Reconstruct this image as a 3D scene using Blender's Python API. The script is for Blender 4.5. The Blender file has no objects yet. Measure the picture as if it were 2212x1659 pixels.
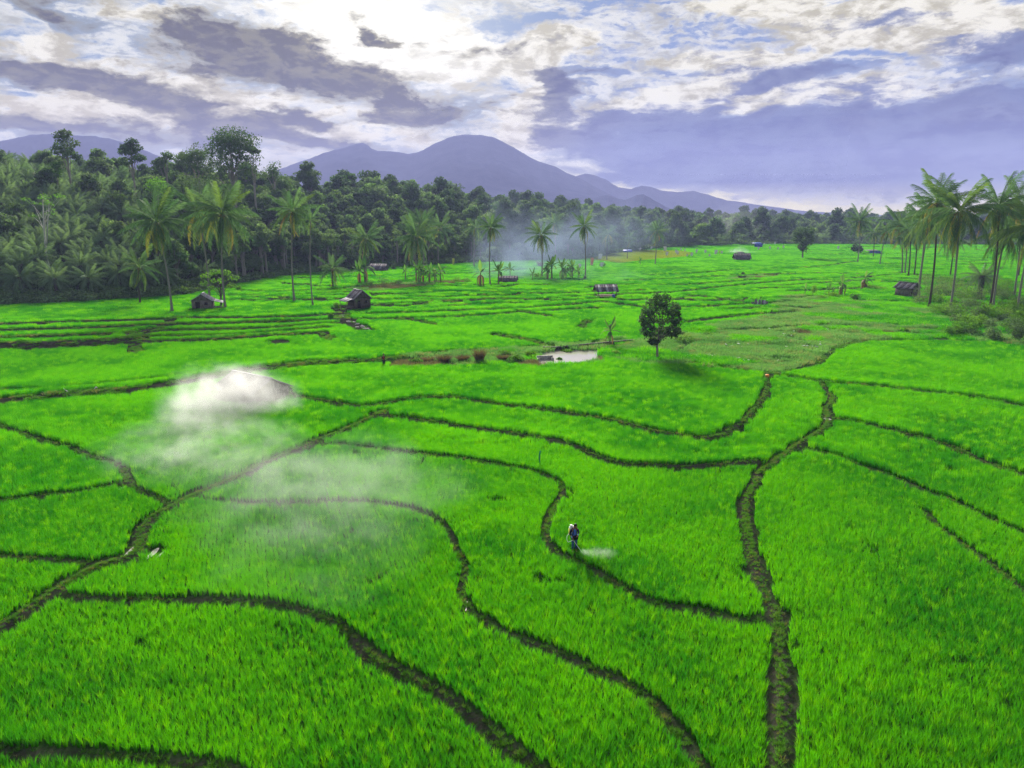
import bpy, bmesh, math, random
import numpy as np
from mathutils import Vector, Matrix

random.seed(7)
rng = np.random.default_rng(7)
SC = bpy.context.scene
COL = SC.collection

# ------------------------------------------------------------------ camera
CAM_H = 19.0
PITCH = math.radians(13.1)
FOC = 0.70                       # focal length / picture width
cam_d = bpy.data.cameras.new('camera')
cam_d.sensor_width = 36.0
cam_d.lens = 36.0 * FOC
cam_d.clip_start = 0.5
cam_d.clip_end = 20000.0
cam = bpy.data.objects.new('camera', cam_d)
COL.objects.link(cam)
cam.location = (0, 0, CAM_H)
cam.rotation_euler = (math.pi / 2 - PITCH, 0, 0)
SC.camera = cam

# ------------------------------------------------------------------ picture settings
SC.view_settings.view_transform = 'Standard'
SC.view_settings.look = 'None'
SC.view_settings.gamma = 1.0
SC.view_settings.exposure = 1.6
SC.view_settings.use_curve_mapping = False
SC.render.engine = 'CYCLES'
cy = SC.cycles
cy.use_denoising = True
cy.denoising_prefilter = 'NONE'
cy.denoising_input_passes = 'RGB_ALBEDO_NORMAL'
cy.max_bounces = 5
cy.diffuse_bounces = 2
cy.glossy_bounces = 2
cy.transmission_bounces = 4
cy.transparent_max_bounces = 4
cy.volume_bounces = 1
cy.volume_step_rate = 1.6
cy.volume_max_steps = 96
cy.use_fast_gi = False
cy.sample_clamp_indirect = 6.0
SC.render.use_persistent_data = False

# ------------------------------------------------------------------ projection of survey points
UW = 2212.0
FU = FOC * UW
CP, SP = math.cos(PITCH), math.sin(PITCH)

def ray(u, v):
    a = (u - UW / 2) / FU
    b = (829.5 - v) / FU
    return (a, CP + b * SP, -SP + b * CP)

def at(u, v, z=0.0):
    d = ray(u, v)
    t = (z - CAM_H) / d[2]
    return Vector((d[0] * t, d[1] * t, z))

def at_y(u, v, y):
    """the point of the view direction u, v at the distance y"""
    d = ray(u, v)
    t = y / d[1]
    return Vector((d[0] * t, y, CAM_H + d[2] * t))

def azel(u, v):
    d = Vector(ray(u, v)).normalized()
    return math.atan2(d.x, d.y), math.asin(d.z)

# ------------------------------------------------------------------ node helpers
class NB:
    """small expression builder for shader nodes"""
    def __init__(self, nt):
        self.nt = nt
    def new(self, t, **kw):
        n = self.nt.nodes.new(t)
        for k, v in kw.items():
            setattr(n, k, v)
        return n
    def put(self, sock, v):
        if isinstance(v, bpy.types.NodeSocket):
            self.nt.links.new(v, sock)
        else:
            sock.default_value = v
    def m(self, op, a, b=None, c=None, clamp=False):
        n = self.new('ShaderNodeMath', operation=op, use_clamp=clamp)
        self.put(n.inputs[0], a)
        if b is not None: self.put(n.inputs[1], b)
        if c is not None: self.put(n.inputs[2], c)
        return n.outputs[0]
    def vm(self, op, a, b=None, s=None):
        n = self.new('ShaderNodeVectorMath', operation=op)
        self.put(n.inputs[0], a)
        if b is not None: self.put(n.inputs[1], b)
        if s is not None: self.put(n.inputs['Scale'], s)
        return n.outputs['Value'] if op in ('DOT_PRODUCT', 'LENGTH', 'DISTANCE') else n.outputs[0]
    def noise(self, vec, scale, detail=4, rough=0.55, dist=0.0, out='Fac'):
        n = self.new('ShaderNodeTexNoise')
        if vec is not None: self.put(n.inputs['Vector'], vec)
        n.inputs['Scale'].default_value = scale
        n.inputs['Detail'].default_value = detail
        n.inputs['Roughness'].default_value = rough
        n.inputs['Distortion'].default_value = dist
        return n.outputs[out]
    def ss(self, v, lo, hi, a=0.0, b=1.0):
        n = self.new('ShaderNodeMapRange', interpolation_type='SMOOTHSTEP')
        self.put(n.inputs[0], v)
        self.put(n.inputs[1], lo); self.put(n.inputs[2], hi)
        self.put(n.inputs[3], a); self.put(n.inputs[4], b)
        return n.outputs[0]
    def mix(self, f, a, b):
        n = self.new('ShaderNodeMix', data_type='RGBA')
        self.put(n.inputs[0], f)
        self.put(n.inputs[6], a if isinstance(a, bpy.types.NodeSocket) else (*a, 1))
        self.put(n.inputs[7], b if isinstance(b, bpy.types.NodeSocket) else (*b, 1))
        return n.outputs[2]
    def xyz(self, x, y, z):
        n = self.new('ShaderNodeCombineXYZ')
        self.put(n.inputs[0], x); self.put(n.inputs[1], y); self.put(n.inputs[2], z)
        return n.outputs[0]

def lin(r, g, b):
    f = lambda c: c / 12.92 if c <= 0.04045 else ((c + 0.055) / 1.055) ** 2.4
    return (f(r / 255), f(g / 255), f(b / 255))

# ------------------------------------------------------------------ sun and sky
SUN_AZ, SUN_EL = azel(860, 60)[0], math.radians(27)
sun_d = bpy.data.lights.new('sun', 'SUN')
sun_d.energy = 4.3
sun_d.angle = math.radians(20)
sun_d.color = (1.0, 0.93, 0.80)
sun = bpy.data.objects.new('sun', sun_d)
COL.objects.link(sun)
sd = Vector((math.sin(SUN_AZ) * math.cos(SUN_EL), math.cos(SUN_AZ) * math.cos(SUN_EL), math.sin(SUN_EL)))
sun.rotation_euler = sd.to_track_quat('Z', 'Y').to_euler()
sun.location = sd * 300
world = bpy.data.worlds.new('World')
SC.world = world
world.use_nodes = True
world.cycles.sampling_method = 'MANUAL'
world.cycles.sample_map_resolution = 512
nt = world.node_tree
nt.nodes.clear()
N = NB(nt)
out = N.new('ShaderNodeOutputWorld')
sky = N.new('ShaderNodeTexSky', sky_type='NISHITA')
sky.sun_disc = False
sky.sun_elevation = SUN_EL
sky.sun_rotation = SUN_AZ
sky.air_density = 1.0
sky.dust_density = 0.6
sky.ozone_density = 3.0
bg_sky = N.new('ShaderNodeBackground')
N.put(bg_sky.inputs[0], sky.outputs[0])
bg_sky.inputs[1].default_value = 0.06

tc = N.new('ShaderNodeTexCoord')
d = tc.outputs['Generated']
sep = N.new('ShaderNodeSeparateXYZ')
N.put(sep.inputs[0], d)
el = N.m('ARCSINE', sep.outputs[2])
az = N.m('ARCTAN2', sep.outputs[0], sep.outputs[1])
p0 = N.xyz(az, el, 0.0)
# cloud-sheet coordinates: the direction carried up to a flat layer
den = N.m('MAXIMUM', N.m('ADD', sep.outputs[2], 0.10), 0.03)
sheet = N.xyz(N.m('DIVIDE', sep.outputs[0], den), N.m('DIVIDE', sep.outputs[1], den), 0.0)
dd = N.vm('MULTIPLY', d, (1.0, 1.0, 2.4))
warp1 = N.noise(sheet, 1.1, 4, 0.6, 0.0, 'Color')
warp2 = N.noise(dd, 9.0, 6, 0.62, 0.0, 'Color')
wv = N.vm('ADD', N.vm('MULTIPLY', N.vm('SUBTRACT', warp1, (.5, .5, .5)), (0.05, 0.02, 0)),
          N.vm('MULTIPLY', N.vm('SUBTRACT', warp2, (.5, .5, .5)), (0.13, 0.045, 0)))
pw = N.vm('ADD', p0, wv)
ps = N.vm('ADD', p0, N.vm('MULTIPLY', N.vm('SUBTRACT', warp2, (.5, .5, .5)), (0.05, 0.02, 0)))
fb = N.noise(N.vm('ADD', sheet, (3.1, 0.7, 0)), 1.5, 8, 0.62, 0.35)
sa, se = azel(820, 60)
to_sun = N.vm('NORMALIZE', N.vm('SUBTRACT', (sa, se, 0.0), p0))
def relief(v, mul, sc, det, ro, step):
    q = N.vm('MULTIPLY', v, mul)
    a = N.noise(q, sc, det, ro, .15)
    q2 = N.vm('ADD', q, N.vm('MULTIPLY', N.vm('SCALE', to_sun, s=step), mul))
    b = N.noise(q2, sc, det, ro, .15)
    return a, N.m('SUBTRACT', a, b)
fine, rel1 = relief(ps, (1.0, 2.3, 1.0), 11.0, 9, 0.64, 0.030)
fine2, rel2 = relief(N.vm('ADD', ps, (2., 1., 0)), (1.0, 2.8, 1.0), 27.0, 8, 0.66, 0.013)
rel = N.m('ADD', rel1, N.m('MULTIPLY', rel2, .8))

def blob_sum(blobs, vec):
    acc = None
    for (u, v, ru, rv, rot, amp) in blobs:
        a0, e0 = azel(u, v)
        mp = N.new('ShaderNodeMapping', vector_type='TEXTURE')
        N.put(mp.inputs[0], vec)
        mp.inputs['Location'].default_value = (a0, e0, 0)
        mp.inputs['Rotation'].default_value = (0, 0, math.radians(rot))
        mp.inputs['Scale'].default_value = (ru / FU, rv / FU, 1)
        q = N.vm('DOT_PRODUCT', mp.outputs[0], mp.outputs[0])
        g = N.m('POWER', 0.3678, q)
        acc = N.m('MULTIPLY', g, amp) if acc is None else N.m('MULTIPLY_ADD', g, amp, acc)
    return acc

# u, v, half width, half height, tilt, strength
WHITE = [(400, 45, 170, 40, -8, .8), (800, 60, 200, 110, 0, 1.2), (950, 130, 170, 60, -5, .9), (1190, 105, 150, 34, 5, .9),
         (150, 235, 230, 40, 0, .55), (430, 225, 300, 60, 0, .6), (60, 75, 90, 20, 0, .7), (60, 130, 120, 18, 0, .4), (700, 300, 330, 45, 0, .7), (300, 160, 200, 60, 0, .45),
         (1180, 210, 60, 70, 0, .9), (1150, 285, 80, 55, 0, .9), (1720, 15, 220, 30, -6, 1.0), (1850, 62, 220, 26, 0, .9), (2140, 40, 150, 50, 0, 1.0), (2080, 90, 140, 24, 0, .6),
         (1490, 126, 120, 15, 0, 1.1), (1620, 165, 190, 32, 12, .9), (1400, 228, 200, 26, 14, 1.0), (1990, 195, 260, 36, 0, .9), (2130, 250, 150, 16, 0, .8), (1650, 215, 180, 24, 8, .7),
         (1500, 300, 300, 60, 0, .4), (1800, 425, 420, 26, 0, .5)]
DARK = [(510, 76, 125, 28, -6, 1.15), (690, 165, 195, 42, -8, 1.3), (225, 180, 150, 22, -6, 1.0), (70, 152, 110, 18, -5, .8),
        (920, 258, 130, 17, 5, 1.15), (615, 252, 55, 11, -4, 1.2), (560, 282, 220, 17, -9, 1.1), (790, 75, 32, 16, -20, 1.0),
        (846, 95, 26, 10, -8, 1.1), (1200, 172, 44, 24, 20, 1.0), (1195, 222, 36, 40, 20, .9), (1290, 150, 56, 14, 0, .8), (1212, 302, 50, 16, 0, 1.0), (705, 272, 30, 8, 0, .9),
        (1480, 320, 150, 40, 5, .7), (1690, 335, 330, 66, 0, 1.1), (2020, 325, 400, 84, -3, 1.25), (1760, 152, 120, 14, 5, .7), (2160, 118, 110, 26, 5, .9),
        (1500, 210, 200, 16, 12, .5), (2060, 222, 170, 14, 4, .7), (1350, 262, 160, 22, 10, .6), (140, 268, 330, 20, -3, .9), (300, 318, 330, 14, 0, .45), (1560, 380, 240, 16, 0, .4), (90, 10, 150, 20, -14, .7),
        (1130, 105, 130, 14, 0, .55), (395, 150, 130, 14, 0, .4), (330, 207, 160, 12, -4, .4), (1900, 385, 460, 22, 0, .5), (2200, 180, 90, 20, 0, .5)]
eld = N.m('MULTIPLY', el, 57.2958)
azd = N.m('MULTIPLY', az, 57.2958)
left = N.ss(azd, -4.0, 10.0, 1.0, 0.0)
sw = blob_sum(WHITE, pw)
sdk = blob_sum(DARK, pw)
streak = N.noise(N.vm('MULTIPLY', N.vm('ADD', pw, (5., 3., 0)), (1.0, 6.5, 1.0)), 6.0, 7, .62, .2)
c5 = lambda v: N.m('SUBTRACT', v, .5)
wn = N.m('ADD', sw, N.m('ADD', N.m('MULTIPLY', c5(fb), 0.7), N.m('ADD', N.m('MULTIPLY', c5(fine), 2.2), N.m('MULTIPLY', c5(fine2), 1.2))))
white = N.ss(wn, 0.36, 0.78)
dk_in = N.m('ADD', sdk, N.m('ADD', N.m('MULTIPLY', c5(fine), 1.5), N.m('ADD', N.m('MULTIPLY', c5(fine2), 1.1), N.m('MULTIPLY', c5(streak), N.m('MULTIPLY_ADD', left, -1.0, 2.1)))))
dark = N.m('MULTIPLY', N.ss(dk_in, 0.16, 0.66), N.ss(eld, .4, 2.6, .25, 1.0))
core = N.m('POWER', N.ss(dk_in, 0.20, N.m('MULTIPLY_ADD', left, -.25, 1.10)), 1.15)
rim = N.m('MULTIPLY', N.ss(dk_in, -0.22, 0.10), N.ss(dk_in, 0.12, 0.42, 1.0, 0.0))

# colour of the clear air between the clouds: pale and warm low down, blue above
low = N.ss(eld, 0.3, 7.5, 1.0, 0.0)
glow = blob_sum([(790, 40, 250, 140, 0, 1.0)], p0)
blue = N.mix(left, lin(120, 144, 188), lin(112, 142, 174))
haze_low = N.mix(left, lin(255, 240, 170), lin(196, 184, 138))
air = N.mix(low, blue, haze_low)
air = N.mix(N.m('MULTIPLY', glow, 0.5, clamp=True), air, lin(252, 246, 226))
# cloud colours: thin sun-lit vapour and thick shaded undersides
vap = N.ss(N.m('ADD', N.m('ADD', N.m('MULTIPLY', fine2, .4), N.m('MULTIPLY', fb, .3)), N.m('MULTIPLY', rel, -1.6)), .12, .50)
wcol = N.mix(vap, lin(196, 188, 150), lin(255, 250, 228))
wcol = N.mix(N.m('MULTIPLY', glow, 0.85, clamp=True), wcol, lin(255, 253, 240))
warm = N.ss(eld, 3.0, 11.0, 1.0, 0.0)
wcol = N.mix(N.m('MULTIPLY', N.m('MULTIPLY', warm, left), 0.5), wcol, lin(246, 230, 178))
dcol = N.mix(left, lin(40, 56, 122), lin(66, 60, 36))
dcol2 = N.mix(left, lin(112, 126, 160), lin(160, 152, 100))
dcol = N.mix(N.m('MULTIPLY', core, N.m('MULTIPLY', N.ss(rel, -.16, .16, .60, 1.15), N.ss(streak, .36, .62, 1.1, N.m('MULTIPLY_ADD', left, .45, .50))), clamp=True), dcol2, dcol)
white = N.m('MAXIMUM', white, N.m('MULTIPLY', rim, N.ss(eld, 1.5, 5.0, 0.0, .75)))
sky_col = N.mix(white, air, wcol)
sky_col = N.mix(N.m('MULTIPLY', dark, 0.95), sky_col, dcol)
bg_cl = N.new('ShaderNodeBackground')
N.put(bg_cl.inputs[0], sky_col)
SKY_GAIN = 0.335
N.put(bg_cl.inputs[1], N.m('MULTIPLY_ADD', glow, 0.12, SKY_GAIN))
cover = N.m('MAXIMUM', N.m('MAXIMUM', white, dark), 0.96)
mx = N.new('ShaderNodeMixShader')
N.put(mx.inputs[0], cover)
N.put(mx.inputs[1], bg_sky.outputs[0])
N.put(mx.inputs[2], bg_cl.outputs[0])
N.put(out.inputs[0], mx.outputs[0])
# ------------------------------------------------------------------ object helpers
def tag(o, label=None, cat=None, group=None, kind=None):
    if label: o['label'] = label
    if cat: o['category'] = cat
    if group: o['group'] = group
    if kind: o['kind'] = kind
    return o

def mesh_np(name, verts, quads=None, tris=None, mat=None, smooth=False, col=None, mats=None, midx=None):
    """mesh from numpy arrays"""
    me = bpy.data.meshes.new(name)
    verts = np.asarray(verts, dtype=np.float32).reshape(-1, 3)
    nq = 0 if quads is None else len(quads)
    ntr = 0 if tris is None else len(tris)
    me.vertices.add(len(verts))
    me.vertices.foreach_set('co', verts.ravel())
    idx = []
    tot = []
    if nq:
        idx.append(np.asarray(quads, dtype=np.int32).ravel()); tot.append(np.full(nq, 4, dtype=np.int32))
    if ntr:
        idx.append(np.asarray(tris, dtype=np.int32).ravel()); tot.append(np.full(ntr, 3, dtype=np.int32))
    idx = np.concatenate(idx); tot = np.concatenate(tot)
    me.loops.add(len(idx))
    me.loops.foreach_set('vertex_index', idx)
    me.polygons.add(len(tot))
    start = np.concatenate([[0], np.cumsum(tot)[:-1]]).astype(np.int32)
    me.polygons.foreach_set('loop_start', start)
    me.polygons.foreach_set('loop_total', tot)
    if smooth:
        me.polygons.foreach_set('use_smooth', np.ones(len(tot), dtype=bool))
    if mats:
        for m_ in mats: me.materials.append(m_)
        if midx is not None:
            me.polygons.foreach_set('material_index', np.asarray(midx, dtype=np.int32))
    elif mat:
        me.materials.append(mat)
    if col is not None:
        ca = me.color_attributes.new('tint', 'FLOAT_COLOR', 'POINT')
        c4 = np.ones((len(verts), 4), dtype=np.float32)
        c4[:, :3] = col
        ca.data.foreach_set('color', c4.ravel())
    me.update(calc_edges=True)
    me.validate()
    return me

def obj(name, me, parent=None, loc=None, rz=None, scale=None):
    o = bpy.data.objects.new(name, me)
    COL.objects.link(o)
    if parent: o.parent = parent
    if loc is not None: o.location = loc
    if rz is not None: o.rotation_euler = (0, 0, rz)
    if scale is not None: o.scale = (scale,) * 3 if np.isscalar(scale) else scale
    return o

def empty(name, loc=(0, 0, 0), rz=0.0, label=None, cat=None, group=None, scale=None):
    o = bpy.data.objects.new(name, None)
    o.empty_display_size = 0.5
    COL.objects.link(o)
    o.location = loc
    o.rotation_euler = (0, 0, rz)
    if scale is not None: o.scale = (scale,) * 3 if np.isscalar(scale) else scale
    return tag(o, label, cat, group)

class MB:
    """collects boxes, bars, tubes and sheets into one mesh"""
    def __init__(self):
        self.v = []; self.q = []; self.t = []
    def _add(self, vs, qs=(), ts=()):
        b = len(self.v)
        self.v.extend([tuple(p) for p in vs])
        self.q.extend([tuple(i + b for i in f) for f in qs])
        self.t.extend([tuple(i + b for i in f) for f in ts])
        return self
    def box(self, c, s, M=None):
        hx, hy, hz = s[0] / 2, s[1] / 2, s[2] / 2
        vs = [Vector((c[0] + sx * hx, c[1] + sy * hy, c[2] + sz * hz)) for sz in (-1, 1) for sy in (-1, 1) for sx in (-1, 1)]
        if M: vs = [M @ p for p in vs]
        return self._add(vs, [(0, 2, 3, 1), (4, 5, 7, 6), (0, 1, 5, 4), (2, 6, 7, 3), (0, 4, 6, 2), (1, 3, 7, 5)])
    def tube(self, pts, radii, n=8, cap=True):
        pts = [Vector(p) for p in pts]
        if np.isscalar(radii): radii = [radii] * len(pts)
        rings = []
        for i, p in enumerate(pts):
            tdir = (pts[min(i + 1, len(pts) - 1)] - pts[max(i - 1, 0)]).normalized()
            ref = Vector((0, 0, 1)) if abs(tdir.z) < 0.9 else Vector((1, 0, 0))
            a = tdir.cross(ref).normalized(); b = tdir.cross(a).normalized()
            rings.append([p + (a * math.cos(k * 2 * math.pi / n) + b * math.sin(k * 2 * math.pi / n)) * radii[i] for k in range(n)])
        vs = [q for r in rings for q in r]
        qs = []
        for i in range(len(pts) - 1):
            for k in range(n):
                qs.append((i * n + k, i * n + (k + 1) % n, (i + 1) * n + (k + 1) % n, (i + 1) * n + k))
        ts = []
        if cap:
            c0 = len(vs); vs += [pts[0], pts[-1]]
            for k in range(n):
                ts.append((c0, (k + 1) % n, k)); e = (len(pts) - 1) * n
                ts.append((c0 + 1, e + k, e + (k + 1) % n))
        return self._add(vs, qs, ts)
    def slab(self, quad, th):
        """a sheet given by four corners with a thickness"""
        a = [Vector(p) for p in quad]
        n = (a[1] - a[0]).cross(a[3] - a[0]).normalized() * th
        return self._add(a + [p + n for p in a], [(3, 2, 1, 0), (4, 5, 6, 7), (0, 1, 5, 4), (1, 2, 6, 5), (2, 3, 7, 6), (3, 0, 4, 7)])
    def prism(self, poly, axis_from, axis_to):
        """polygon (list of 3-D points) swept by a vector"""
        a = [Vector(p) for p in poly]; w = Vector(axis_to) - Vector(axis_from); n = len(a)
        b = [p + w for p in a]
        qs = [(i, (i + 1) % n, n + (i + 1) % n, n + i) for i in range(n)]
        ts = []
        for i in range(1, n - 1):
            ts.append((0, i + 1, i)); ts.append((n, n + i, n + i + 1))
        return self._add(a + b, qs, ts)
    def mesh(self, name, mat, smooth=False):
        return mesh_np(name, self.v, self.q if self.q else None, self.t if self.t else None, mat, smooth)
    def build(self, name, mat, parent=None, smooth=False):
        return obj(name, self.mesh(name, mat, smooth), parent)

# ------------------------------------------------------------------ materials
def mat_new(name):
    m = bpy.data.materials.new(name)
    m.use_nodes = True
    m.node_tree.nodes.clear()
    return m, NB(m.node_tree)

def mat_simple(name, a, b, scale=6.0, rough=0.8, metal=0.0, bump=0.0, stretch=(1, 1, 1), spec=0.08, tint=False):
    """two base colours broken up by noise"""
    m, n = mat_new(name)
    o = n.new('ShaderNodeOutputMaterial'); p = n.new('ShaderNodeBsdfPrincipled')
    t = n.new('ShaderNodeTexCoord')
    vec = n.vm('MULTIPLY', t.outputs['Object'], stretch)
    f = n.noise(vec, scale, 5, 0.6)
    c = n.mix(n.ss(f, .3, .7), a, b)
    n.put(p.inputs['Base Color'], c)
    p.inputs['Roughness'].default_value = rough
    p.inputs['Metallic'].default_value = metal
    p.inputs['Specular IOR Level'].default_value = spec
    if bump:
        bp = n.new('ShaderNodeBump'); bp.inputs['Strength'].default_value = bump
        n.put(bp.inputs['Height'], f); n.put(p.inputs['Normal'], bp.outputs[0])
    n.put(o.inputs[0], p.outputs[0])
    return m

def mat_leaf(name, a, b, trans=0.45, world_scale=0.0, c=None, gloss=0.25, rough=0.45, tint=False, tcol=(1.25, 1.25, .6)):
    """leaf tissue: diffuse and light coming through; tone differs from plant to plant and across the land"""
    m, n = mat_new(name)
    o = n.new('ShaderNodeOutputMaterial')
    info = n.new('ShaderNodeObjectInfo')
    f = info.outputs['Random']
    if world_scale:
        g = n.new('ShaderNodeNewGeometry')
        f1 = n.noise(g.outputs['Position'], world_scale, 4, .6)
        f2 = n.noise(g.outputs['Position'], world_scale * .28, 2, .5)
        f1 = n.m('ADD', n.m('MULTIPLY', f1, .6), n.m('MULTIPLY', f2, .4))
        f = n.m('ADD', n.m('MULTIPLY', f, .40), n.m('MULTIPLY', n.ss(f1, .41, .59), .60))
    col = n.mix(f, a, b)
    if c is not None:
        col = n.mix(n.ss(n.m('FRACT', n.m('MULTIPLY', info.outputs['Random'], 7.31)), .72, .98), col, c)
    if tint:
        at_ = n.new('ShaderNodeAttribute', attribute_name='tint')
        mu = n.new('ShaderNodeMix', data_type='RGBA', blend_type='MULTIPLY')
        mu.inputs[0].default_value = 1.0
        n.put(mu.inputs[6], col); n.put(mu.inputs[7], at_.outputs['Color'])
        col = mu.outputs[2]
    p = n.new('ShaderNodeBsdfPrincipled')
    n.put(p.inputs['Base Color'], col)
    p.inputs['Roughness'].default_value = rough
    p.inputs['Specular IOR Level'].default_value = gloss
    tr = n.new('ShaderNodeBsdfTranslucent')
    n.put(tr.inputs[0], n.vm('MULTIPLY', col, tcol))
    mx = n.new('ShaderNodeMixShader'); mx.inputs[0].default_value = trans
    n.put(mx.inputs[1], p.outputs[0]); n.put(mx.inputs[2], tr.outputs[0])
    n.put(o.inputs[0], mx.outputs[0])
    return m

# ------------------------------------------------------------------ scattering with geometry nodes
def scatter(name, pos, rotz, scl, var, protos, label, cat=None, tiltx=None, kind='stuff'):
    """one object that stands copies of the prototype meshes on the given points"""
    pos = np.asarray(pos, dtype=np.float32)
    n = len(pos)
    me = bpy.data.meshes.new(name)
    me.vertices.add(n)
    me.vertices.foreach_set('co', pos.ravel())
    rot = np.zeros((n, 3), dtype=np.float32); rot[:, 2] = rotz
    if tiltx is not None: rot[:, 0] = tiltx
    a = me.attributes.new('rot', 'FLOAT_VECTOR', 'POINT'); a.data.foreach_set('vector', rot.ravel())
    sv = np.asarray(scl, dtype=np.float32)
    if sv.ndim == 1: sv = np.repeat(sv[:, None], 3, 1)
    a = me.attributes.new('scl', 'FLOAT_VECTOR', 'POINT'); a.data.foreach_set('vector', np.ascontiguousarray(sv).ravel())
    a = me.attributes.new('var', 'INT', 'POINT'); a.data.foreach_set('value', np.asarray(var, dtype=np.int32))
    me.update()
    o = obj(name, me)
    tag(o, label, cat, None, kind)
    c = bpy.data.collections.new(name + '_kinds')
    for i, pm in enumerate(protos):
        po = bpy.data.objects.new('%s_kind_%02d' % (name, i), pm)
        c.objects.link(po)
    ng = bpy.data.node_groups.new(name + '_scatter', 'GeometryNodeTree')
    ng.interface.new_socket('Geometry', in_out='INPUT', socket_type='NodeSocketGeometry')
    ng.interface.new_socket('Geometry', in_out='OUTPUT', socket_type='NodeSocketGeometry')
    nn = ng.nodes; L = ng.links
    gi = nn.new('NodeGroupInput'); go = nn.new('NodeGroupOutput')
    ci = nn.new('GeometryNodeCollectionInfo')
    ci.inputs['Collection'].default_value = c
    ci.inputs['Separate Children'].default_value = True
    ci.inputs['Reset Children'].default_value = True
    iop = nn.new('GeometryNodeInstanceOnPoints')
    iop.inputs['Pick Instance'].default_value = True
    def attr(nm, dt):
        q = nn.new('GeometryNodeInputNamedAttribute'); q.data_type = dt
        q.inputs['Name'].default_value = nm
        return q.outputs['Attribute']
    L.new(gi.outputs[0], iop.inputs['Points'])
    L.new(ci.outputs[0], iop.inputs['Instance'])
    L.new(attr('var', 'INT'), iop.inputs['Instance Index'])
    e2r = nn.new('FunctionNodeEulerToRotation')
    L.new(attr('rot', 'FLOAT_VECTOR'), e2r.inputs[0])
    L.new(e2r.outputs[0], iop.inputs['Rotation'])
    L.new(attr('scl', 'FLOAT_VECTOR'), iop.inputs['Scale'])
    L.new(iop.outputs[0], go.inputs[0])
    md = o.modifiers.new('scatter', 'NODES'); md.node_group = ng
    return o

def vnoise(x, y, s, seed=0):
    """smooth value noise in numpy"""
    x = np.asarray(x) / s + seed * 17.3; y = np.asarray(y) / s - seed * 9.1
    xi = np.floor(x).astype(np.int64); yi = np.floor(y).astype(np.int64)
    fx = x - xi; fy = y - yi
    fx = fx * fx * (3 - 2 * fx); fy = fy * fy * (3 - 2 * fy)
    def h(i, j):
        k = (i * 374761393 + j * 668265263 + seed * 1442695) & 0xFFFFFFFF
        k = ((k ^ (k >> 13)) * 1274126177) & 0xFFFFFFFF
        return ((k ^ (k >> 16)) & 0xFFFF) / 65535.0
    return (h(xi, yi) * (1 - fx) + h(xi + 1, yi) * fx) * (1 - fy) + (h(xi, yi + 1) * (1 - fx) + h(xi + 1, yi + 1) * fx) * fy
def fnoise(x, y, s, seed=0):
    return (vnoise(x, y, s, seed) + .5 * vnoise(x, y, s / 2.1, seed + 3) + .25 * vnoise(x, y, s / 4.3, seed + 5)) / 1.75

def in_poly(x, y, poly):
    r = np.zeros(np.shape(x), dtype=bool)
    n = len(poly)
    for i in range(n):
        x1, y1 = poly[i]; x2, y2 = poly[(i + 1) % n]
        c = ((y1 > y) != (y2 > y)) & (x < (x2 - x1) * (y - y1) / (y2 - y1 + 1e-12) + x1)
        r ^= c
    return r
# ------------------------------------------------------------------ the lie of the land
# foot of the wooded slopes and their skyline, by bearing (u) : foot v, ridge distance, skyline v
FOOT = [(-900, 668), (-300, 664), (0, 658), (130, 654), (250, 647), (400, 637), (510, 614), (600, 598), (700, 588), (900, 574), (1060, 566), (1270, 560),
        (1340, 545), (1430, 536), (1500, 531), (1700, 529), (1900, 530), (2212, 531), (2800, 531)]
RIDGE = [(-900, 250, 330), (-300, 262, 328), (0, 270, 338), (130, 275, 342), (250, 280, 352), (420, 300, 368), (600, 330, 366), (700, 370, 388), (900, 440, 404),
         (1100, 520, 424), (1300, 640, 450), (1500, 800, 462), (1640, 860, 468), (1800, 950, 473), (1950, 1000, 475), (2212, 1050, 476), (2800, 1050, 476)]
def u2t(u, v):
    d = ray(u, v)
    return d[0] / d[1]
ft = np.array([u2t(u, v) for u, v in FOOT]); fy = np.array([at(u, v).y for u, v in FOOT])
rt = np.array([u2t(u, v) for u, d_, v in RIDGE]); ry = np.array([d_ for u, d_, v in RIDGE], dtype=float)
rz = np.array([at_y(u, v, d_).z for u, d_, v in RIDGE])
TREE_H = np.interp(rt, [u2t(0, 400), u2t(700, 400), u2t(1300, 450), u2t(2000, 470)], [5.5, 13.0, 16.0, 10.0])
rh = np.maximum(rz - TREE_H, 1.0)

def hill_z(x, y):
    x = np.asarray(x, dtype=float); y = np.asarray(y, dtype=float)
    ys = np.maximum(y, 1.0)
    t = np.clip(x / ys, -1.3, 1.3)
    b = np.interp(t, ft, fy); r = np.interp(t, rt, ry); h = np.interp(t, rt, rh)
    k = np.clip((y - b) / (r - b), 0, 1)
    up = k ** 0.85
    s = up * (0.80 + 0.20 * np.sin(up * math.pi / 2)) * h
    back = np.clip((y - r) / 500.0, 0, 1)
    z = s * (1 - 0.85 * back * back * (3 - 2 * back))
    lump = (fnoise(x, y, 45.0, 2) - .5) * 7.0 * np.clip(k * 3, 0, 1) * (1 - .6 * np.clip((k - .7) / .3, 0, 1))
    return np.where(y > b, np.maximum(z + lump, 0.0) + 0.0, 0.0)
def foot_y(x, y):
    return np.interp(np.clip(np.asarray(x) / np.maximum(y, 1.0), -1.3, 1.3), ft, fy)

# ------------------------------------------------------------------ field edges (surveyed along their ground line)
# (points, bare width, rise of the field on the left-hand side, ridge of the bund, grassy share)
EDGES = []
def edge(pts, w, step=0.0, ridge=0.0, grass=0.5, ditch=0.0, z=0.0):
    P_ = [at(u, v, z) for u, v in pts]
    if max(p.y for p in P_) < 100 and w < 2: w *= .74 if ditch else .56
    EDGES.append(dict(p=P_, w=w, step=step, ridge=ridge, grass=grass, ditch=ditch))

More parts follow.
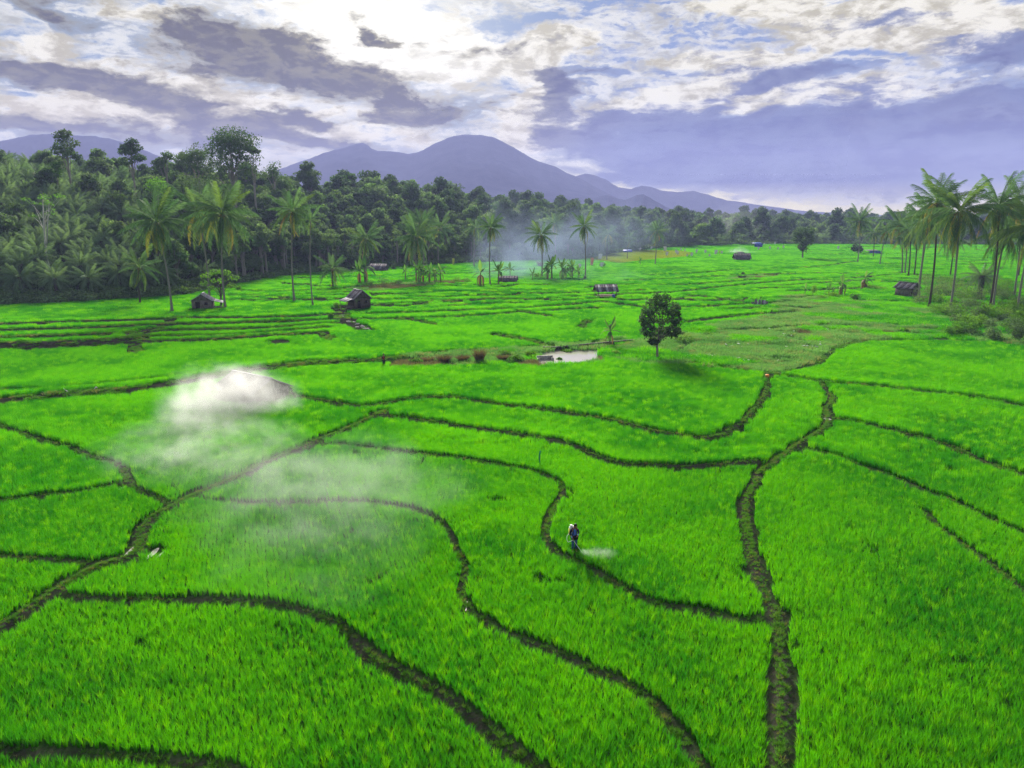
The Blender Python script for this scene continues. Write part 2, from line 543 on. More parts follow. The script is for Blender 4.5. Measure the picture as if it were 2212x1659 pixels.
# big footpath bund on the left
edge([(830, 893), (740, 936), (660, 968), (580, 1003), (500, 1042), (420, 1080), (345, 1118), (314, 1145), (306, 1182), (285, 1208), (200, 1238), (147, 1268), (83, 1306), (33, 1343), (-40, 1385), (-140, 1430)], 1.75, 0, 0.34, .9, .12)
# long edge below the upper field
edge([(600, 842), (640, 861), (700, 873), (760, 883), (804, 885), (887, 869), (970, 866), (1070, 879), (1204, 897), (1337, 920), (1437, 944), (1535, 953), (1592, 928), (1642, 878), (1657, 843), (1654, 816)], 1.35, .34, .14, .85)
edge([(817, 903), (904, 915), (1004, 930), (1137, 950), (1237, 970), (1287, 994), (1337, 1010), (1404, 1015), (1474, 1018), (1560, 1014), (1630, 1006)], 1.25, .36, .08, .5)
edge([(690, 962), (737, 969), (837, 979), (937, 990), (1037, 1002), (1104, 1015), (1154, 1024), (1187, 1036), (1214, 1053), (1211, 1073), (1200, 1096), (1182, 1131), (1174, 1164), (1186, 1189), (1210, 1209), (1254, 1230), (1304, 1257), (1370, 1292), (1437, 1319), (1542, 1338), (1592, 1354), (1645, 1345)], 0.95, .20, .06, .5)
edge([(430, 1086), (520, 1094), (600, 1095), (737, 1093), (837, 1098), (897, 1110), (937, 1124), (964, 1149), (988, 1186), (999, 1215), (999, 1256), (999, 1296), (1010, 1330), (1037, 1343), (1070, 1365), (1120, 1387), (1170, 1410), (1237, 1435), (1287, 1457), (1337, 1482), (1387, 1521), (1420, 1551), (1454, 1588), (1476, 1615), (1505, 1662), (1540, 1740)], 0.80, .16, .06, .45)
edge([(150, 1296), (220, 1306), (300, 1311), (433, 1308), (567, 1314), (650, 1330), (700, 1353), (737, 1365), (770, 1400), (804, 1438), (854, 1468), (920, 1502), (987, 1543), (1054, 1587), (1097, 1628), (1137, 1656), (1200, 1710), (1260, 1780)], 1.10, .26, .06, .55)
edge([(-120, 1618), (0, 1628), (133, 1638), (300, 1648), (433, 1658), (520, 1680), (640, 1740)], 0.85, .22, .05, .4)
# left block
edge([(-60, 905), (0, 922), (67, 950), (150, 974), (200, 994), (250, 1012), (276, 1034), (292, 1062), (330, 1082), (360, 1098)], 1.0, .20, .08, .8)
edge([(-120, 1098), (0, 1090), (100, 1078), (183, 1069), (262, 1053)], 0.95, .22, .06, .5)
edge([(-120, 1198), (0, 1211), (100, 1217), (177, 1223), (213, 1228), (240, 1226)], 0.95, .20, .06, .6)
edge([(177, 1225), (188, 1236), (185, 1246)], .7, 0, .1, .6)
# the weedy ditch between the upper and the lower fields
edge([(-160, 884), (0, 872), (133, 860), (233, 853), (333, 841), (417, 828), (467, 818), (533, 808), (633, 794), (737, 787), (827, 783), (880, 777)], 2.7, .45, 0, .8, .25)
edge([(-160, 858), (0, 848), (133, 843), (300, 826), (420, 812)], .7, .25, .05, .6)
# right-hand footpath
edge([(1775, 831), (1796, 861), (1783, 888), (1787, 908), (1775, 930), (1742, 953), (1708, 973), (1680, 993), (1652, 1017), (1632, 1043), (1618, 1068), (1610, 1108), (1612, 1156), (1622, 1206), (1638, 1256), (1662, 1306), (1678, 1373), (1690, 1439), (1692, 1506), (1688, 1573), (1675, 1659), (1655, 1740)], 1.30, 0, .26, .75, .16)
edge([(1655, 816), (1692, 817), (1775, 830), (1875, 838), (2008, 853), (2108, 864), (2182, 878), (2250, 894), (2330, 915)], 1.05, .30, .06, .6)
edge([(1792, 910), (1875, 924), (1975, 949), (2058, 975), (2142, 1012), (2212, 1039), (2330, 1090)], 1.15, .32, .06, .5)
edge([(1742, 977), (1808, 992), (1875, 1018), (1942, 1044), (2008, 1072), (2075, 1099), (2142, 1129), (2212, 1160), (2330, 1220)], 0.95, .22, .05, .5)
edge([(1985, 1106), (2025, 1143), (2075, 1177), (2125, 1217), (2175, 1257), (2230, 1310), (2320, 1400)], 0.75, .12, .05, .5)
# fallow plot border
edge([(1400, 786), (1475, 787), (1575, 798), (1662, 810), (1708, 803), (1758, 790), (1784, 771), (1812, 752), (1875, 740), (2008, 739), (2142, 741), (2212, 752), (2330, 775)], 1.5, 0, .1, .3)
edge([(1560, 716), (1700, 711), (1800, 706), (1900, 712), (2000, 714), (2100, 712)], 1.4, .2, .05, .3)
# terraces below the left huts
TERR = [([(-120, 706), (0, 705), (167, 700), (367, 695)], .55), ([(-120, 720), (0, 719), (200, 713), (360, 706)], .5), ([(-120, 736), (0, 735), (167, 730), (287, 724), (330, 716)], .5),
        ([(-120, 757), (0, 756), (120, 754), (287, 744), (300, 730)], 1.0), ([(383, 691), (533, 691), (650, 688), (723, 683)], .5), ([(367, 706), (500, 703), (640, 699), (727, 695)], .5),
        ([(350, 720), (480, 717), (600, 713), (733, 703)], .5), ([(310, 734), (400, 732), (500, 730), (620, 721), (700, 713)], .5), ([(300, 744), (420, 741), (567, 733), (700, 724)], .5)]
for p_, s_ in TERR: edge(p_, 1.9 if s_ < .9 else 3.4, s_, 0, .55)
edge([(380, 690), (362, 704), (340, 718), (304, 738), (294, 765)], 2.0, 0, .1, .6)
edge([(735, 668), (740, 690), (762, 705), (790, 715)], 3.2, 0, .1, .3)
edge([(590, 745), (600, 741), (612, 744)], 2.2, .3, 0, .6)
edge([(692, 727), (706, 731), (716, 738)], 2.0, .3, 0, .6)
# middle distance
MID = [[(804, 681), (900, 678), (1004, 674), (1100, 670), (1170, 666), (1240, 660), (1304, 654)], [(754, 693), (850, 692), (937, 690), (1037, 684), (1160, 676), (1290, 668)],
       [(854, 693), (900, 697), (937, 705)], [(1120, 676), (1150, 681), (1182, 686)], [(1070, 727), (1154, 743), (1190, 752)], [(1254, 714), (1262, 704), (1272, 697)],
       [(1304, 655), (1420, 668), (1540, 664), (1700, 655)], [(560, 652), (660, 650), (740, 648)], [(500, 640), (600, 641), (720, 636)], [(520, 630), (600, 632), (700, 628), (780, 622)],
       [(640, 618), (760, 621), (860, 617), (1000, 620)], [(740, 634), (860, 638), (1000, 632), (1180, 636), (1300, 632)], [(800, 648), (950, 652), (1080, 648), (1200, 652), (1290, 648)],
       [(1330, 640), (1450, 634), (1560, 622), (1660, 612), (1760, 606)], [(1370, 645), (1500, 652), (1640, 650), (1760, 643)], [(1480, 700), (1560, 690), (1640, 682), (1720, 676)],
       [(1600, 670), (1690, 667), (1780, 668)], [(1400, 618), (1500, 616), (1640, 606)], [(1350, 608), (1460, 604), (1600, 596), (1700, 592)], [(1390, 596), (1500, 592), (1600, 584), (1760, 578), (1850, 566)],
       [(1650, 596), (1760, 592), (1900, 594), (1960, 590)], [(1680, 620), (1800, 612), (1930, 606)], [(1700, 632), (1800, 628), (1890, 622)], [(1480, 640), (1540, 646), (1600, 655)]]
for p_ in MID: edge(p_, 1.7, .32, .05, .6)
r2 = random.Random(5)
for k in range(46):
    v0 = 538 + 120 * r2.random() ** 1.25
    u0 = r2.uniform(480, 2150)
    ln = r2.uniform(60, 300)
    sl = r2.uniform(-.06, .03); bow = r2.uniform(-3, 3)
    if u0 < 1280 and v0 < 600: v0 = r2.uniform(604, 665)
    edge([(u0 + ln * f_, v0 + sl * ln * f_ + bow * math.sin(f_ * 3.14) + .8 * math.sin(f_ * 9 + k)) for f_ in (0, .2, .4, .6, .8, 1)], 1.1 + max(0, 640 - v0) * .012, .4, 0, .6)

def smooth_line(P, step, wob=0.0, seed=0):
    P = [Vector((p.x, p.y)) for p in P]
    Q = []
    for i in range(len(P) - 1):
        p0 = P[max(i - 1, 0)]; p1 = P[i]; p2 = P[i + 1]; p3 = P[min(i + 2, len(P) - 1)]
        n = max(2, int((p2 - p1).length / step))
        for k in range(n):
            t = k / n
            Q.append(0.5 * ((2 * p1) + (p2 - p0) * t + (2 * p0 - 5 * p1 + 4 * p2 - p3) * t * t + (3 * p1 - p0 - 3 * p2 + p3) * t ** 3))
    Q.append(P[-1])
    A = np.array([[q.x, q.y] for q in Q])
    if wob:
        A[:, 0] += (vnoise(A[:, 0], A[:, 1], 2.2, seed) - .5) * wob
        A[:, 1] += (vnoise(A[:, 0], A[:, 1], 2.2, seed + 1) - .5) * wob
    return A

# rasters of the field edges: distance beyond the bare strip, height, bund height
GX0, GX1, GY0, GY1, GS = -340.0, 420.0, 12.0, 520.0, 0.25
gnx = int((GX1 - GX0) / GS); gny = int((GY1 - GY0) / GS)
R_gap = np.full((gny, gnx), 9.0, dtype=np.float32)      # distance to the nearest bare strip
R_z = np.zeros((gny, gnx), dtype=np.float32)
R_c = np.full((gny, gnx), 9.0, dtype=np.float32)        # distance to the centre line / half width
for ei, e in enumerate(EDGES):
    far = e['p'][0].y > 130
    A = smooth_line(e['p'], 1.0 if far else .5, .9 if far else .38, ei)
    e['line'] = A
    R = 4.5
    ix0 = max(0, int((A[:, 0].min() - R - GX0) / GS)); ix1 = min(gnx, int((A[:, 0].max() + R - GX0) / GS) + 1)
    iy0 = max(0, int((A[:, 1].min() - R - GY0) / GS)); iy1 = min(gny, int((A[:, 1].max() + R - GY0) / GS) + 1)
    if ix1 <= ix0 or iy1 <= iy0: continue
    D = np.full((iy1 - iy0, ix1 - ix0), 99.0, dtype=np.float32); S = np.zeros_like(D)
    xs = GX0 + (np.arange(ix0, ix1) + .5) * GS; ys = GY0 + (np.arange(iy0, iy1) + .5) * GS
    for k in range(len(A) - 1):
        ax, ay = A[k]; bx, by = A[k + 1]
        jx0 = max(0, int((min(ax, bx) - R - xs[0]) / GS)); jx1 = min(len(xs), int((max(ax, bx) + R - xs[0]) / GS) + 2)
        jy0 = max(0, int((min(ay, by) - R - ys[0]) / GS)); jy1 = min(len(ys), int((max(ay, by) + R - ys[0]) / GS) + 2)
        if jx1 <= jx0 or jy1 <= jy0: continue
        X = xs[None, jx0:jx1]; Y = ys[jy0:jy1, None]
        dx, dy = bx - ax, by - ay; l2 = dx * dx + dy * dy + 1e-9
        t = np.clip(((X - ax) * dx + (Y - ay) * dy) / l2, 0, 1)
        d_ = np.hypot(X - ax - t * dx, Y - ay - t * dy)
        s_ = np.sign(dx * (Y - ay) - dy * (X - ax))
        sub = D[jy0:jy1, jx0:jx1]; m_ = d_ < sub
        sub[m_] = d_[m_]; S[jy0:jy1, jx0:jx1][m_] = (s_ + 0 * d_)[m_]
    hw = e['w'] / 2
    XX, YY = np.meshgrid(xs, ys)
    wv = 1 + (fnoise(XX, YY, 1.9, 40 + ei) - .5) * 1.5
    sd_ = D * S
    up = np.clip((sd_ + hw * .55) / (hw * 1.1), 0, 1); up = up * up * (3 - 2 * up)
    z = e['step'] * up * np.exp(-np.maximum(sd_ - hw, 0) / 2.2)
    z += e['ridge'] * np.exp(-(D / (hw * .62)) ** 2 * .9)
    z -= e['ditch'] * np.exp(-((D - hw * .95) / (hw * .28)) ** 2)
    z *= np.clip((R - D) / 1.5, 0, 1)
    zs = R_z[iy0:iy1, ix0:ix1]
    pick = np.abs(z) > np.abs(zs)
    zs[pick] = z[pick]
    g_ = R_gap[iy0:iy1, ix0:ix1]; np.minimum(g_, D - hw * wv, out=g_)
    c_ = R_c[iy0:iy1, ix0:ix1]; np.minimum(c_, D / hw, out=c_)

def samp(Rr, x, y, default):
    ix = ((np.asarray(x) - GX0) / GS - .5); iy = ((np.asarray(y) - GY0) / GS - .5)
    ok = (ix >= 0) & (iy >= 0) & (ix < gnx - 1) & (iy < gny - 1)
    ix = np.clip(ix, 0, gnx - 2.001); iy = np.clip(iy, 0, gny - 2.001)
    i0 = ix.astype(int); j0 = iy.astype(int); fx = ix - i0; fy_ = iy - j0
    v = (Rr[j0, i0] * (1 - fx) + Rr[j0, i0 + 1] * fx) * (1 - fy_) + (Rr[j0 + 1, i0] * (1 - fx) + Rr[j0 + 1, i0 + 1] * fx) * fy_
    return np.where(ok, v, default)

def gpoly(uv): return [(at(u, v).x, at(u, v).y) for u, v in uv]
FALLOW = gpoly([(1400, 791), (1475, 792), (1575, 802), (1662, 812), (1708, 807), (1758, 794), (1784, 775), (1812, 750), (1875, 738), (2030, 737), (2060, 715), (2035, 690), (2000, 668), (1920, 652), (1830, 652), (1760, 640), (1690, 640), (1620, 664), (1680, 676), (1640, 690), (1560, 700), (1480, 714), (1380, 738), (1340, 748), (1300, 762), (1310, 775)])
THICKET = gpoly([(2030, 738), (2142, 739), (2212, 750), (2420, 800), (2500, 690), (2330, 655), (2212, 660), (2150, 690), (2080, 672), (2040, 655), (2010, 650), (1990, 640), (1968, 652), (2040, 690), (2060, 715)])
SCRUB = gpoly([(842, 797), (900, 795), (1000, 793), (1150, 794), (1200, 793), (1300, 786), (1310, 752), (1360, 740), (1345, 733), (1250, 741), (1170, 748), (1040, 757), (950, 761), (880, 770), (840, 781)])
POND = gpoly([(1166, 789), (1165, 772), (1172, 761), (1196, 757), (1240, 756), (1298, 756), (1294, 768), (1285, 780), (1240, 786), (1200, 789)])
YELLOW = gpoly([(1275, 562), (1290, 549), (1360, 540), (1470, 543), (1500, 548), (1480, 556), (1400, 563), (1340, 570)])
PLOT = gpoly([(1560, 604), (1600, 598), (1650, 594), (1690, 597), (1640, 603), (1600, 607)])
BANK = gpoly([(750, 626), (830, 614), (900, 610), (1000, 607), (1010, 612), (900, 622), (800, 634)])
def slope_z(x, y):
    """bowl of the pond"""
    p = in_poly(x, y, POND)
    return np.where(p, -0.30, 0.0)
def ground_z(x, y):
    x = np.asarray(x, dtype=float); y = np.asarray(y, dtype=float)
    return samp(R_z, x, y, 0.0) + hill_z(x, y) + slope_z(x, y)
def gz(p): return float(ground_z(np.array([p[0]]), np.array([p[1]]))[0])
def place(u, v, dz=0.0):
    p = at(u, v); q = at(u, v, gz(p)); q.z = gz(q) + dz
    return q
# ------------------------------------------------------------------ ground sheet out to the horizon
ang = np.concatenate([np.radians(np.linspace(-180, -60, 16)[:-1]), np.radians(np.linspace(-60, 60, 420)), np.radians(np.linspace(60, 180, 16)[1:])])
rad = [3.0, 7.0, 12.0, 18.0]
while rad[-1] < 170: rad.append(rad[-1] + max(.16, rad[-1] * .0052))
while rad[-1] < 700: rad.append(rad[-1] * 1.012)
while rad[-1] < 3700: rad.append(rad[-1] * 1.05)
rad = np.array(rad)
AA, RR = np.meshgrid(ang, rad)
gx_ = RR * np.sin(AA); gy_ = RR * np.cos(AA)
gz_ = ground_z(gx_, gy_)
near = RR < 160
gz_ = gz_ + np.where(near, (fnoise(gx_, gy_, 1.1, 9) - .5) * .10, 0)
gap = samp(R_gap, gx_, gy_, 9.0)
# what the ground is made of: r = wet mud, g = rough grass, b = forest floor
fall = in_poly(gx_, gy_, FALLOW) | in_poly(gx_, gy_, SCRUB) | in_poly(gx_, gy_, THICKET)
forest = (gy_ > foot_y(gx_, gy_) - 2).astype(float)
colr = np.zeros((gx_.size, 3), dtype=np.float32)
colr[:, 0] = np.clip(.5 - gap / .5, 0, 1).ravel()
colr[:, 1] = (fall * 1.0).ravel()
colr[:, 2] = forest.ravel()
na, nr = len(ang), len(rad)
ii, jj = np.meshgrid(np.arange(nr - 1), np.arange(na - 1), indexing='ij')
q_ = np.stack([ii * na + jj, (ii + 1) * na + jj, (ii + 1) * na + jj + 1, ii * na + jj + 1], -1).reshape(-1, 4)

m_ground, n = mat_new('field_ground')
o_ = n.new('ShaderNodeOutputMaterial'); p_ = n.new('ShaderNodeBsdfDiffuse')
tcg = n.new('ShaderNodeNewGeometry').outputs['Position']
at_ = n.new('ShaderNodeAttribute', attribute_name='tint'); sp_ = n.new('ShaderNodeSeparateXYZ'); n.put(sp_.inputs[0], at_.outputs['Vector'])
nz1 = n.noise(tcg, 1.3, 6, .65); nz2 = n.noise(tcg, .21, 4, .6); nz3 = n.noise(tcg, 6.0, 4, .6)
mud = n.mix(n.ss(nz1, .3, .7), (.046, .041, .034), (.115, .100, .080))
mud = n.mix(n.ss(nz3, .45, .7), mud, (.045, .080, .026))
paddy = n.mix(n.ss(nz1, .35, .65), (.022, .060, .010), (.036, .10, .014))
rough_g = n.mix(n.ss(nz1, .35, .7), (.055, .13, .035), (.12, .14, .070))
rough_g = n.mix(n.ss(nz2, .4, .65), rough_g, (.05, .12, .028))
floor_f = n.mix(nz1, (.018, .030, .012), (.040, .040, .022))
c_ = n.mix(sp_.outputs[0], paddy, mud)
c_ = n.mix(sp_.outputs[1], c_, rough_g)
c_ = n.mix(sp_.outputs[2], c_, floor_f)
n.put(p_.inputs['Color'], c_)
p_.inputs['Roughness'].default_value = 1.0
bp = n.new('ShaderNodeBump'); bp.inputs['Strength'].default_value = .6; bp.inputs['Distance'].default_value = .15
n.put(bp.inputs['Height'], nz3); n.put(p_.inputs['Normal'], bp.outputs[0])
n.put(o_.inputs[0], p_.outputs[0])
gme = mesh_np('ground', np.stack([gx_, gy_, gz_], -1), q_, None, m_ground, True, colr)
tag(obj('ground', gme), kind='structure')

# ------------------------------------------------------------------ pond water
m_water, n = mat_new('still_water')
o_ = n.new('ShaderNodeOutputMaterial'); p_ = n.new('ShaderNodeBsdfPrincipled')
p_.inputs['Base Color'].default_value = (.36, .34, .30, 1); p_.inputs['Roughness'].default_value = .05; p_.inputs['IOR'].default_value = 1.6
p_.inputs['Specular IOR Level'].default_value = .8
g_ = n.new('ShaderNodeNewGeometry')
bp = n.new('ShaderNodeBump'); bp.inputs['Strength'].default_value = .05; n.put(bp.inputs['Height'], n.noise(g_.outputs['Position'], 5.0, 3)); n.put(p_.inputs['Normal'], bp.outputs[0])
n.put(o_.inputs[0], p_.outputs[0])
PX = np.array(POND); c0 = PX.mean(0); big = c0 + (PX - c0) * 1.03
def flat_sheet(name, pts, z, mat):
    bm = bmesh.new(); f = bm.faces.new([bm.verts.new((x, y, z)) for x, y in pts]); f.normal_update()
    if f.normal.z < 0: f.normal_flip()
    bmesh.ops.triangulate(bm, faces=bm.faces[:])
    me = bpy.data.meshes.new(name); bm.to_mesh(me); bm.free(); me.materials.append(mat)
    return obj(name, me)
tag(flat_sheet('pond', big, -0.04, m_water), kind='structure')

# ------------------------------------------------------------------ mountains
m_mtn, n = mat_new('haze_tinted_forest')
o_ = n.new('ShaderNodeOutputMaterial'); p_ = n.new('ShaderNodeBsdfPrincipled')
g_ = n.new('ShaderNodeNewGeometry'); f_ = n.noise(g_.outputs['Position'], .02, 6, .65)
n.put(p_.inputs['Base Color'], n.mix(n.ss(f_, .3, .7), (.018, .024, .050), (.040, .046, .078)))  # forest tone with the blue of distance haze put into the base colour
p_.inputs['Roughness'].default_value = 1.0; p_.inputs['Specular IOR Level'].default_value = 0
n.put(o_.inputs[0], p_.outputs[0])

def mountain(name, prof, dist, depth, seed, rough=1.0):
    U = np.linspace(prof[0][0], prof[-1][0], 220)
    V = np.interp(U, [a for a, b in prof], [b for a, b in prof])
    k = np.array([.2, .6, .2]); V = np.convolve(np.pad(V, 1, mode='edge'), k, 'valid') if rough < 0 else V
    top = [at_y(u, v, dist) for u, v in zip(U, V)]
    tx = np.array([p.x for p in top]); tz = np.array([max(p.z, 0) for p in top])
    tz = tz + (fnoise(tx, tx * 0, 60.0, seed) - .5) * 7 * rough + (fnoise(tx, tx * 0, 14.0, seed + 1) - .5) * 4 * rough
    S = np.concatenate([np.linspace(-1, 0, 46), np.linspace(0, 1, 12)[1:]])
    vs = np.zeros((len(S), len(U), 3))
    for i, s in enumerate(S):
        y = dist + s * depth
        f = (1 - abs(s)) ** 1.7
        rid = (fnoise(tx, np.full_like(tx, y), 330.0, seed + 2) - .5)
        rid2 = 1 - abs(2 * fnoise(tx + s * 200, np.full_like(tx, y * .35), 210.0, seed + 4) - 1)
        z = tz * f * (1 + (rid * .6 + (rid2 - .6) * .6) * min(1, abs(s) * 2.2) * (1 - abs(s)))
        vs[i, :, 0] = tx * (y / dist) * 1.0
        vs[i, :, 1] = y; vs[i, :, 2] = z - 2
    ns, nu = len(S), len(U)
    a, b = np.meshgrid(np.arange(ns - 1), np.arange(nu - 1), indexing='ij')
    q = np.stack([a * nu + b, a * nu + b + 1, (a + 1) * nu + b + 1, (a + 1) * nu + b], -1).reshape(-1, 4)
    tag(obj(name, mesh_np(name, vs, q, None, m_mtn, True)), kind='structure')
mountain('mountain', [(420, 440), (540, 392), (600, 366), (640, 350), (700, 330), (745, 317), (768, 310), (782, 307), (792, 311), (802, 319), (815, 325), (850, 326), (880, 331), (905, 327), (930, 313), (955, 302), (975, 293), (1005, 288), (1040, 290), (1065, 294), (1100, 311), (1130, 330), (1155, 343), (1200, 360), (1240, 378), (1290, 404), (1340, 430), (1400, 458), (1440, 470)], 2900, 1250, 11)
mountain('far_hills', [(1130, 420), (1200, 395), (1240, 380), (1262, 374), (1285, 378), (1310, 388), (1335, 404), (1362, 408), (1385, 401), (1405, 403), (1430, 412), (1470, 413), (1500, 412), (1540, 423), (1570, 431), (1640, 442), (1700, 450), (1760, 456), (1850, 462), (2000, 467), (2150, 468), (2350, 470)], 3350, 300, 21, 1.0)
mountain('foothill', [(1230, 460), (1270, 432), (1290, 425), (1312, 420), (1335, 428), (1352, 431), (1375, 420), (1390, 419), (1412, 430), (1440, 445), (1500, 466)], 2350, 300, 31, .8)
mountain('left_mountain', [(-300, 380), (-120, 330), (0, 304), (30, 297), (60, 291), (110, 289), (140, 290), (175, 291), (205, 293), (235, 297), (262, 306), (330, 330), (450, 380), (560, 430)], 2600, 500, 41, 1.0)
# ------------------------------------------------------------------ rice plants
def blades(n, h, spread, w, lean, segs=2, seed=0, base_r=.05, area=0.0):
    """a hill of grass blades; AREA > 0 spreads many hills over a square of that side"""
    r = np.random.default_rng(seed)
    vs = []; qs = []; ts = []
    for i in range(n):
        a = r.uniform(0, 2 * math.pi); b0 = r.uniform(0, base_r)
        ox, oy = (r.uniform(-area / 2, area / 2), r.uniform(-area / 2, area / 2)) if area else (0, 0)
        px, py = ox + math.cos(a) * b0, oy + math.sin(a) * b0
        hh = h * r.uniform(.68, 1.08); sp = spread * r.uniform(.25, 1.15); ln = lean * r.uniform(0, 1) ** 2
        f = r.uniform(0, math.pi); wx, wy = math.cos(f) * w / 2, math.sin(f) * w / 2
        k = len(vs)
        for s in range(segs + 1):
            t = s / segs
            rr = sp * (t ** 1.5) + ln * t ** 3
            z = hh * (t - .45 * (ln / max(h, .01)) * t ** 3)
            x = px + math.cos(a) * rr; y = py + math.sin(a) * rr
            ww = 1 - .35 * t
            if s < segs:
                vs += [(x - wx * ww, y - wy * ww, z), (x + wx * ww, y + wy * ww, z)]
            else:
                vs.append((x, y, z))
        for s in range(segs - 1):
            qs.append((k + 2 * s, k + 2 * s + 1, k + 2 * s + 3, k + 2 * s + 2))
        ts.append((k + 2 * (segs - 1), k + 2 * (segs - 1) + 1, k + 2 * segs))
    return np.array(vs), (np.array(qs) if qs else None), np.array(ts)

m_rice = mat_leaf('rice_leaf', (.014, .165, .012), (.104, .390, .001), .56, .11, (.13, .385, .002), .04, .5, tcol=(1.25, 1.3, .4))
m_yrice = mat_leaf('ripening_rice_leaf', (.15, .255, .02), (.24, .29, .03), .4, .1, None, .2, .5)
rice_protos = []
for i in range(6):
    rice_protos.append(mesh_np('rice_hill', *blades(30, .57, .12, .012, .17, 3, 100 + i), m_rice))
for i in range(5):
    rice_protos.append(mesh_np('rice_tuft', *blades(70, .66, .13, .026, .14, 2, 200 + i, .05, .52), m_rice))
for i in range(4):
    rice_protos.append(mesh_np('rice_patch', *blades(150, .66, .14, .065, .10, 2, 300 + i, .06, 1.45), m_rice))

def grid_pts(sp, y0, y1, r0, r1, jit, ang_=0.35, margin=6.0, slope=.80):
    w = y1 * slope + margin
    n1 = int(2 * 1.5 * w / sp)
    ca, sa = math.cos(ang_), math.sin(ang_)
    L = math.hypot(w, y1) * 1.05
    g = np.arange(-L, L, sp)
    A, B = np.meshgrid(g, g)
    x = (A * ca - B * sa).ravel(); y = (A * sa + B * ca).ravel()
    y = y + 0.0
    m_ = (y > y0) & (y < y1) & (np.abs(x) < y * slope + margin)
    x, y = x[m_], y[m_]
    x = x + rng.uniform(-jit, jit, len(x)); y = y + rng.uniform(-jit, jit, len(x))
    rr = np.sqrt(x * x + y * y)
    m_ = (rr >= r0) & (rr < r1)
    return x[m_], y[m_]

def rice_ok(x, y, pad):
    g = samp(R_gap, x, y, 9.0)
    ok = (g > pad) & (y < foot_y(x, y) - 3.0)
    for P in (FALLOW, THICKET, SCRUB, PLOT, BANK):
        ok &= ~in_poly(x, y, P)
    return ok
RX, RY, RV, RS = [], [], [], []
NEAR_R, MID_R, FAR_R = 58.0, 150.0, 520.0
for (sp, r0, r1, jit, v0, nv, pad, srange) in ((.225, 15, NEAR_R, .055, 0, 6, .05, (.80, 1.14)), (.52, NEAR_R, MID_R, .14, 6, 5, .20, (.85, 1.12)), (1.36, MID_R, FAR_R, .35, 11, 4, .45, (.85, 1.12)), (2.5, FAR_R, 660, .6, 11, 4, .8, (1.7, 2.0))):
    x, y = grid_pts(sp, 12, r1, r0, r1, jit)
    ok = rice_ok(x, y, pad) & ~in_poly(x, y, YELLOW)
    # thin places in the stand
    thin = vnoise(x, y, 1.4, 77)
    ok &= ~((thin > .90) & (rng.random(len(x)) < .55))
    x, y = x[ok], y[ok]
    RX.append(x); RY.append(y)
    RV.append(rng.integers(v0, v0 + nv, len(x)))
    vig = .87 + .28 * fnoise(x, y, 1.9, 31)
    RS.append(rng.uniform(*srange, len(x)) * vig)
x = np.concatenate(RX); y = np.concatenate(RY); v_ = np.concatenate(RV); s_ = np.concatenate(RS)

KEEP = []
def keep_clear(p, r): KEEP.append((p[0], p[1], r))
# ------------------------------------------------------------------ plant materials
m_palm = mat_leaf('palm_leaf', (.070, .148, .058), (.122, .205, .088), .40, 0, (.16, .24, .05), .02, .7, tint=True, tcol=(1.05, 1.2, .75))
m_oilp = mat_leaf('oil_palm_leaf', (.100, .185, .100), (.160, .250, .140), .35, .02, None, .02, .7, tint=True)
m_tree = mat_leaf('tree_leaf', (.094, .180, .080), (.150, .240, .105), .35, .012, (.13, .24, .060), .03, .7, tint=True)
m_dark = mat_leaf('dark_tree_leaf', (.062, .125, .052), (.098, .170, .070), .28, 0, None, .03, .7, tint=True)
m_bush = mat_leaf('bush_leaf', (.070, .19, .028), (.13, .29, .034), .4, .06, (.12, .26, .02), .03, .7, tint=True)
m_dry = mat_leaf('dry_twigs', (.14, .105, .062), (.23, .165, .10), .2, 0, None, .1, .8)
m_banana = mat_leaf('banana_leaf', (.060, .165, .042), (.115, .235, .065), .45, 0, None, .02, .75)
m_banana_dry = mat_leaf('dry_banana_leaf', (.17, .12, .07), (.24, .17, .10), .2, 0, None, .2, .7)
m_weed = mat_leaf('weed_leaf', (.075, .225, .070), (.145, .32, .105), .48, .16, (.20, .25, .12), .03, .7)
m_bark = mat_simple('grey_bark', (.17, .155, .13), (.30, .28, .25), 5, .95, stretch=(1, 1, 3), spec=.05)
m_bark_d = mat_simple('dark_bark', (.055, .045, .036), (.12, .10, .08), 5, .95, stretch=(1, 1, 2), spec=.05)
m_stem = mat_simple('banana_stem', (.10, .11, .05), (.20, .17, .09), 4, .8, stretch=(1, 1, .4))
m_nut = mat_simple('coconut_husk', (.20, .13, .03), (.16, .18, .04), 6, .6)

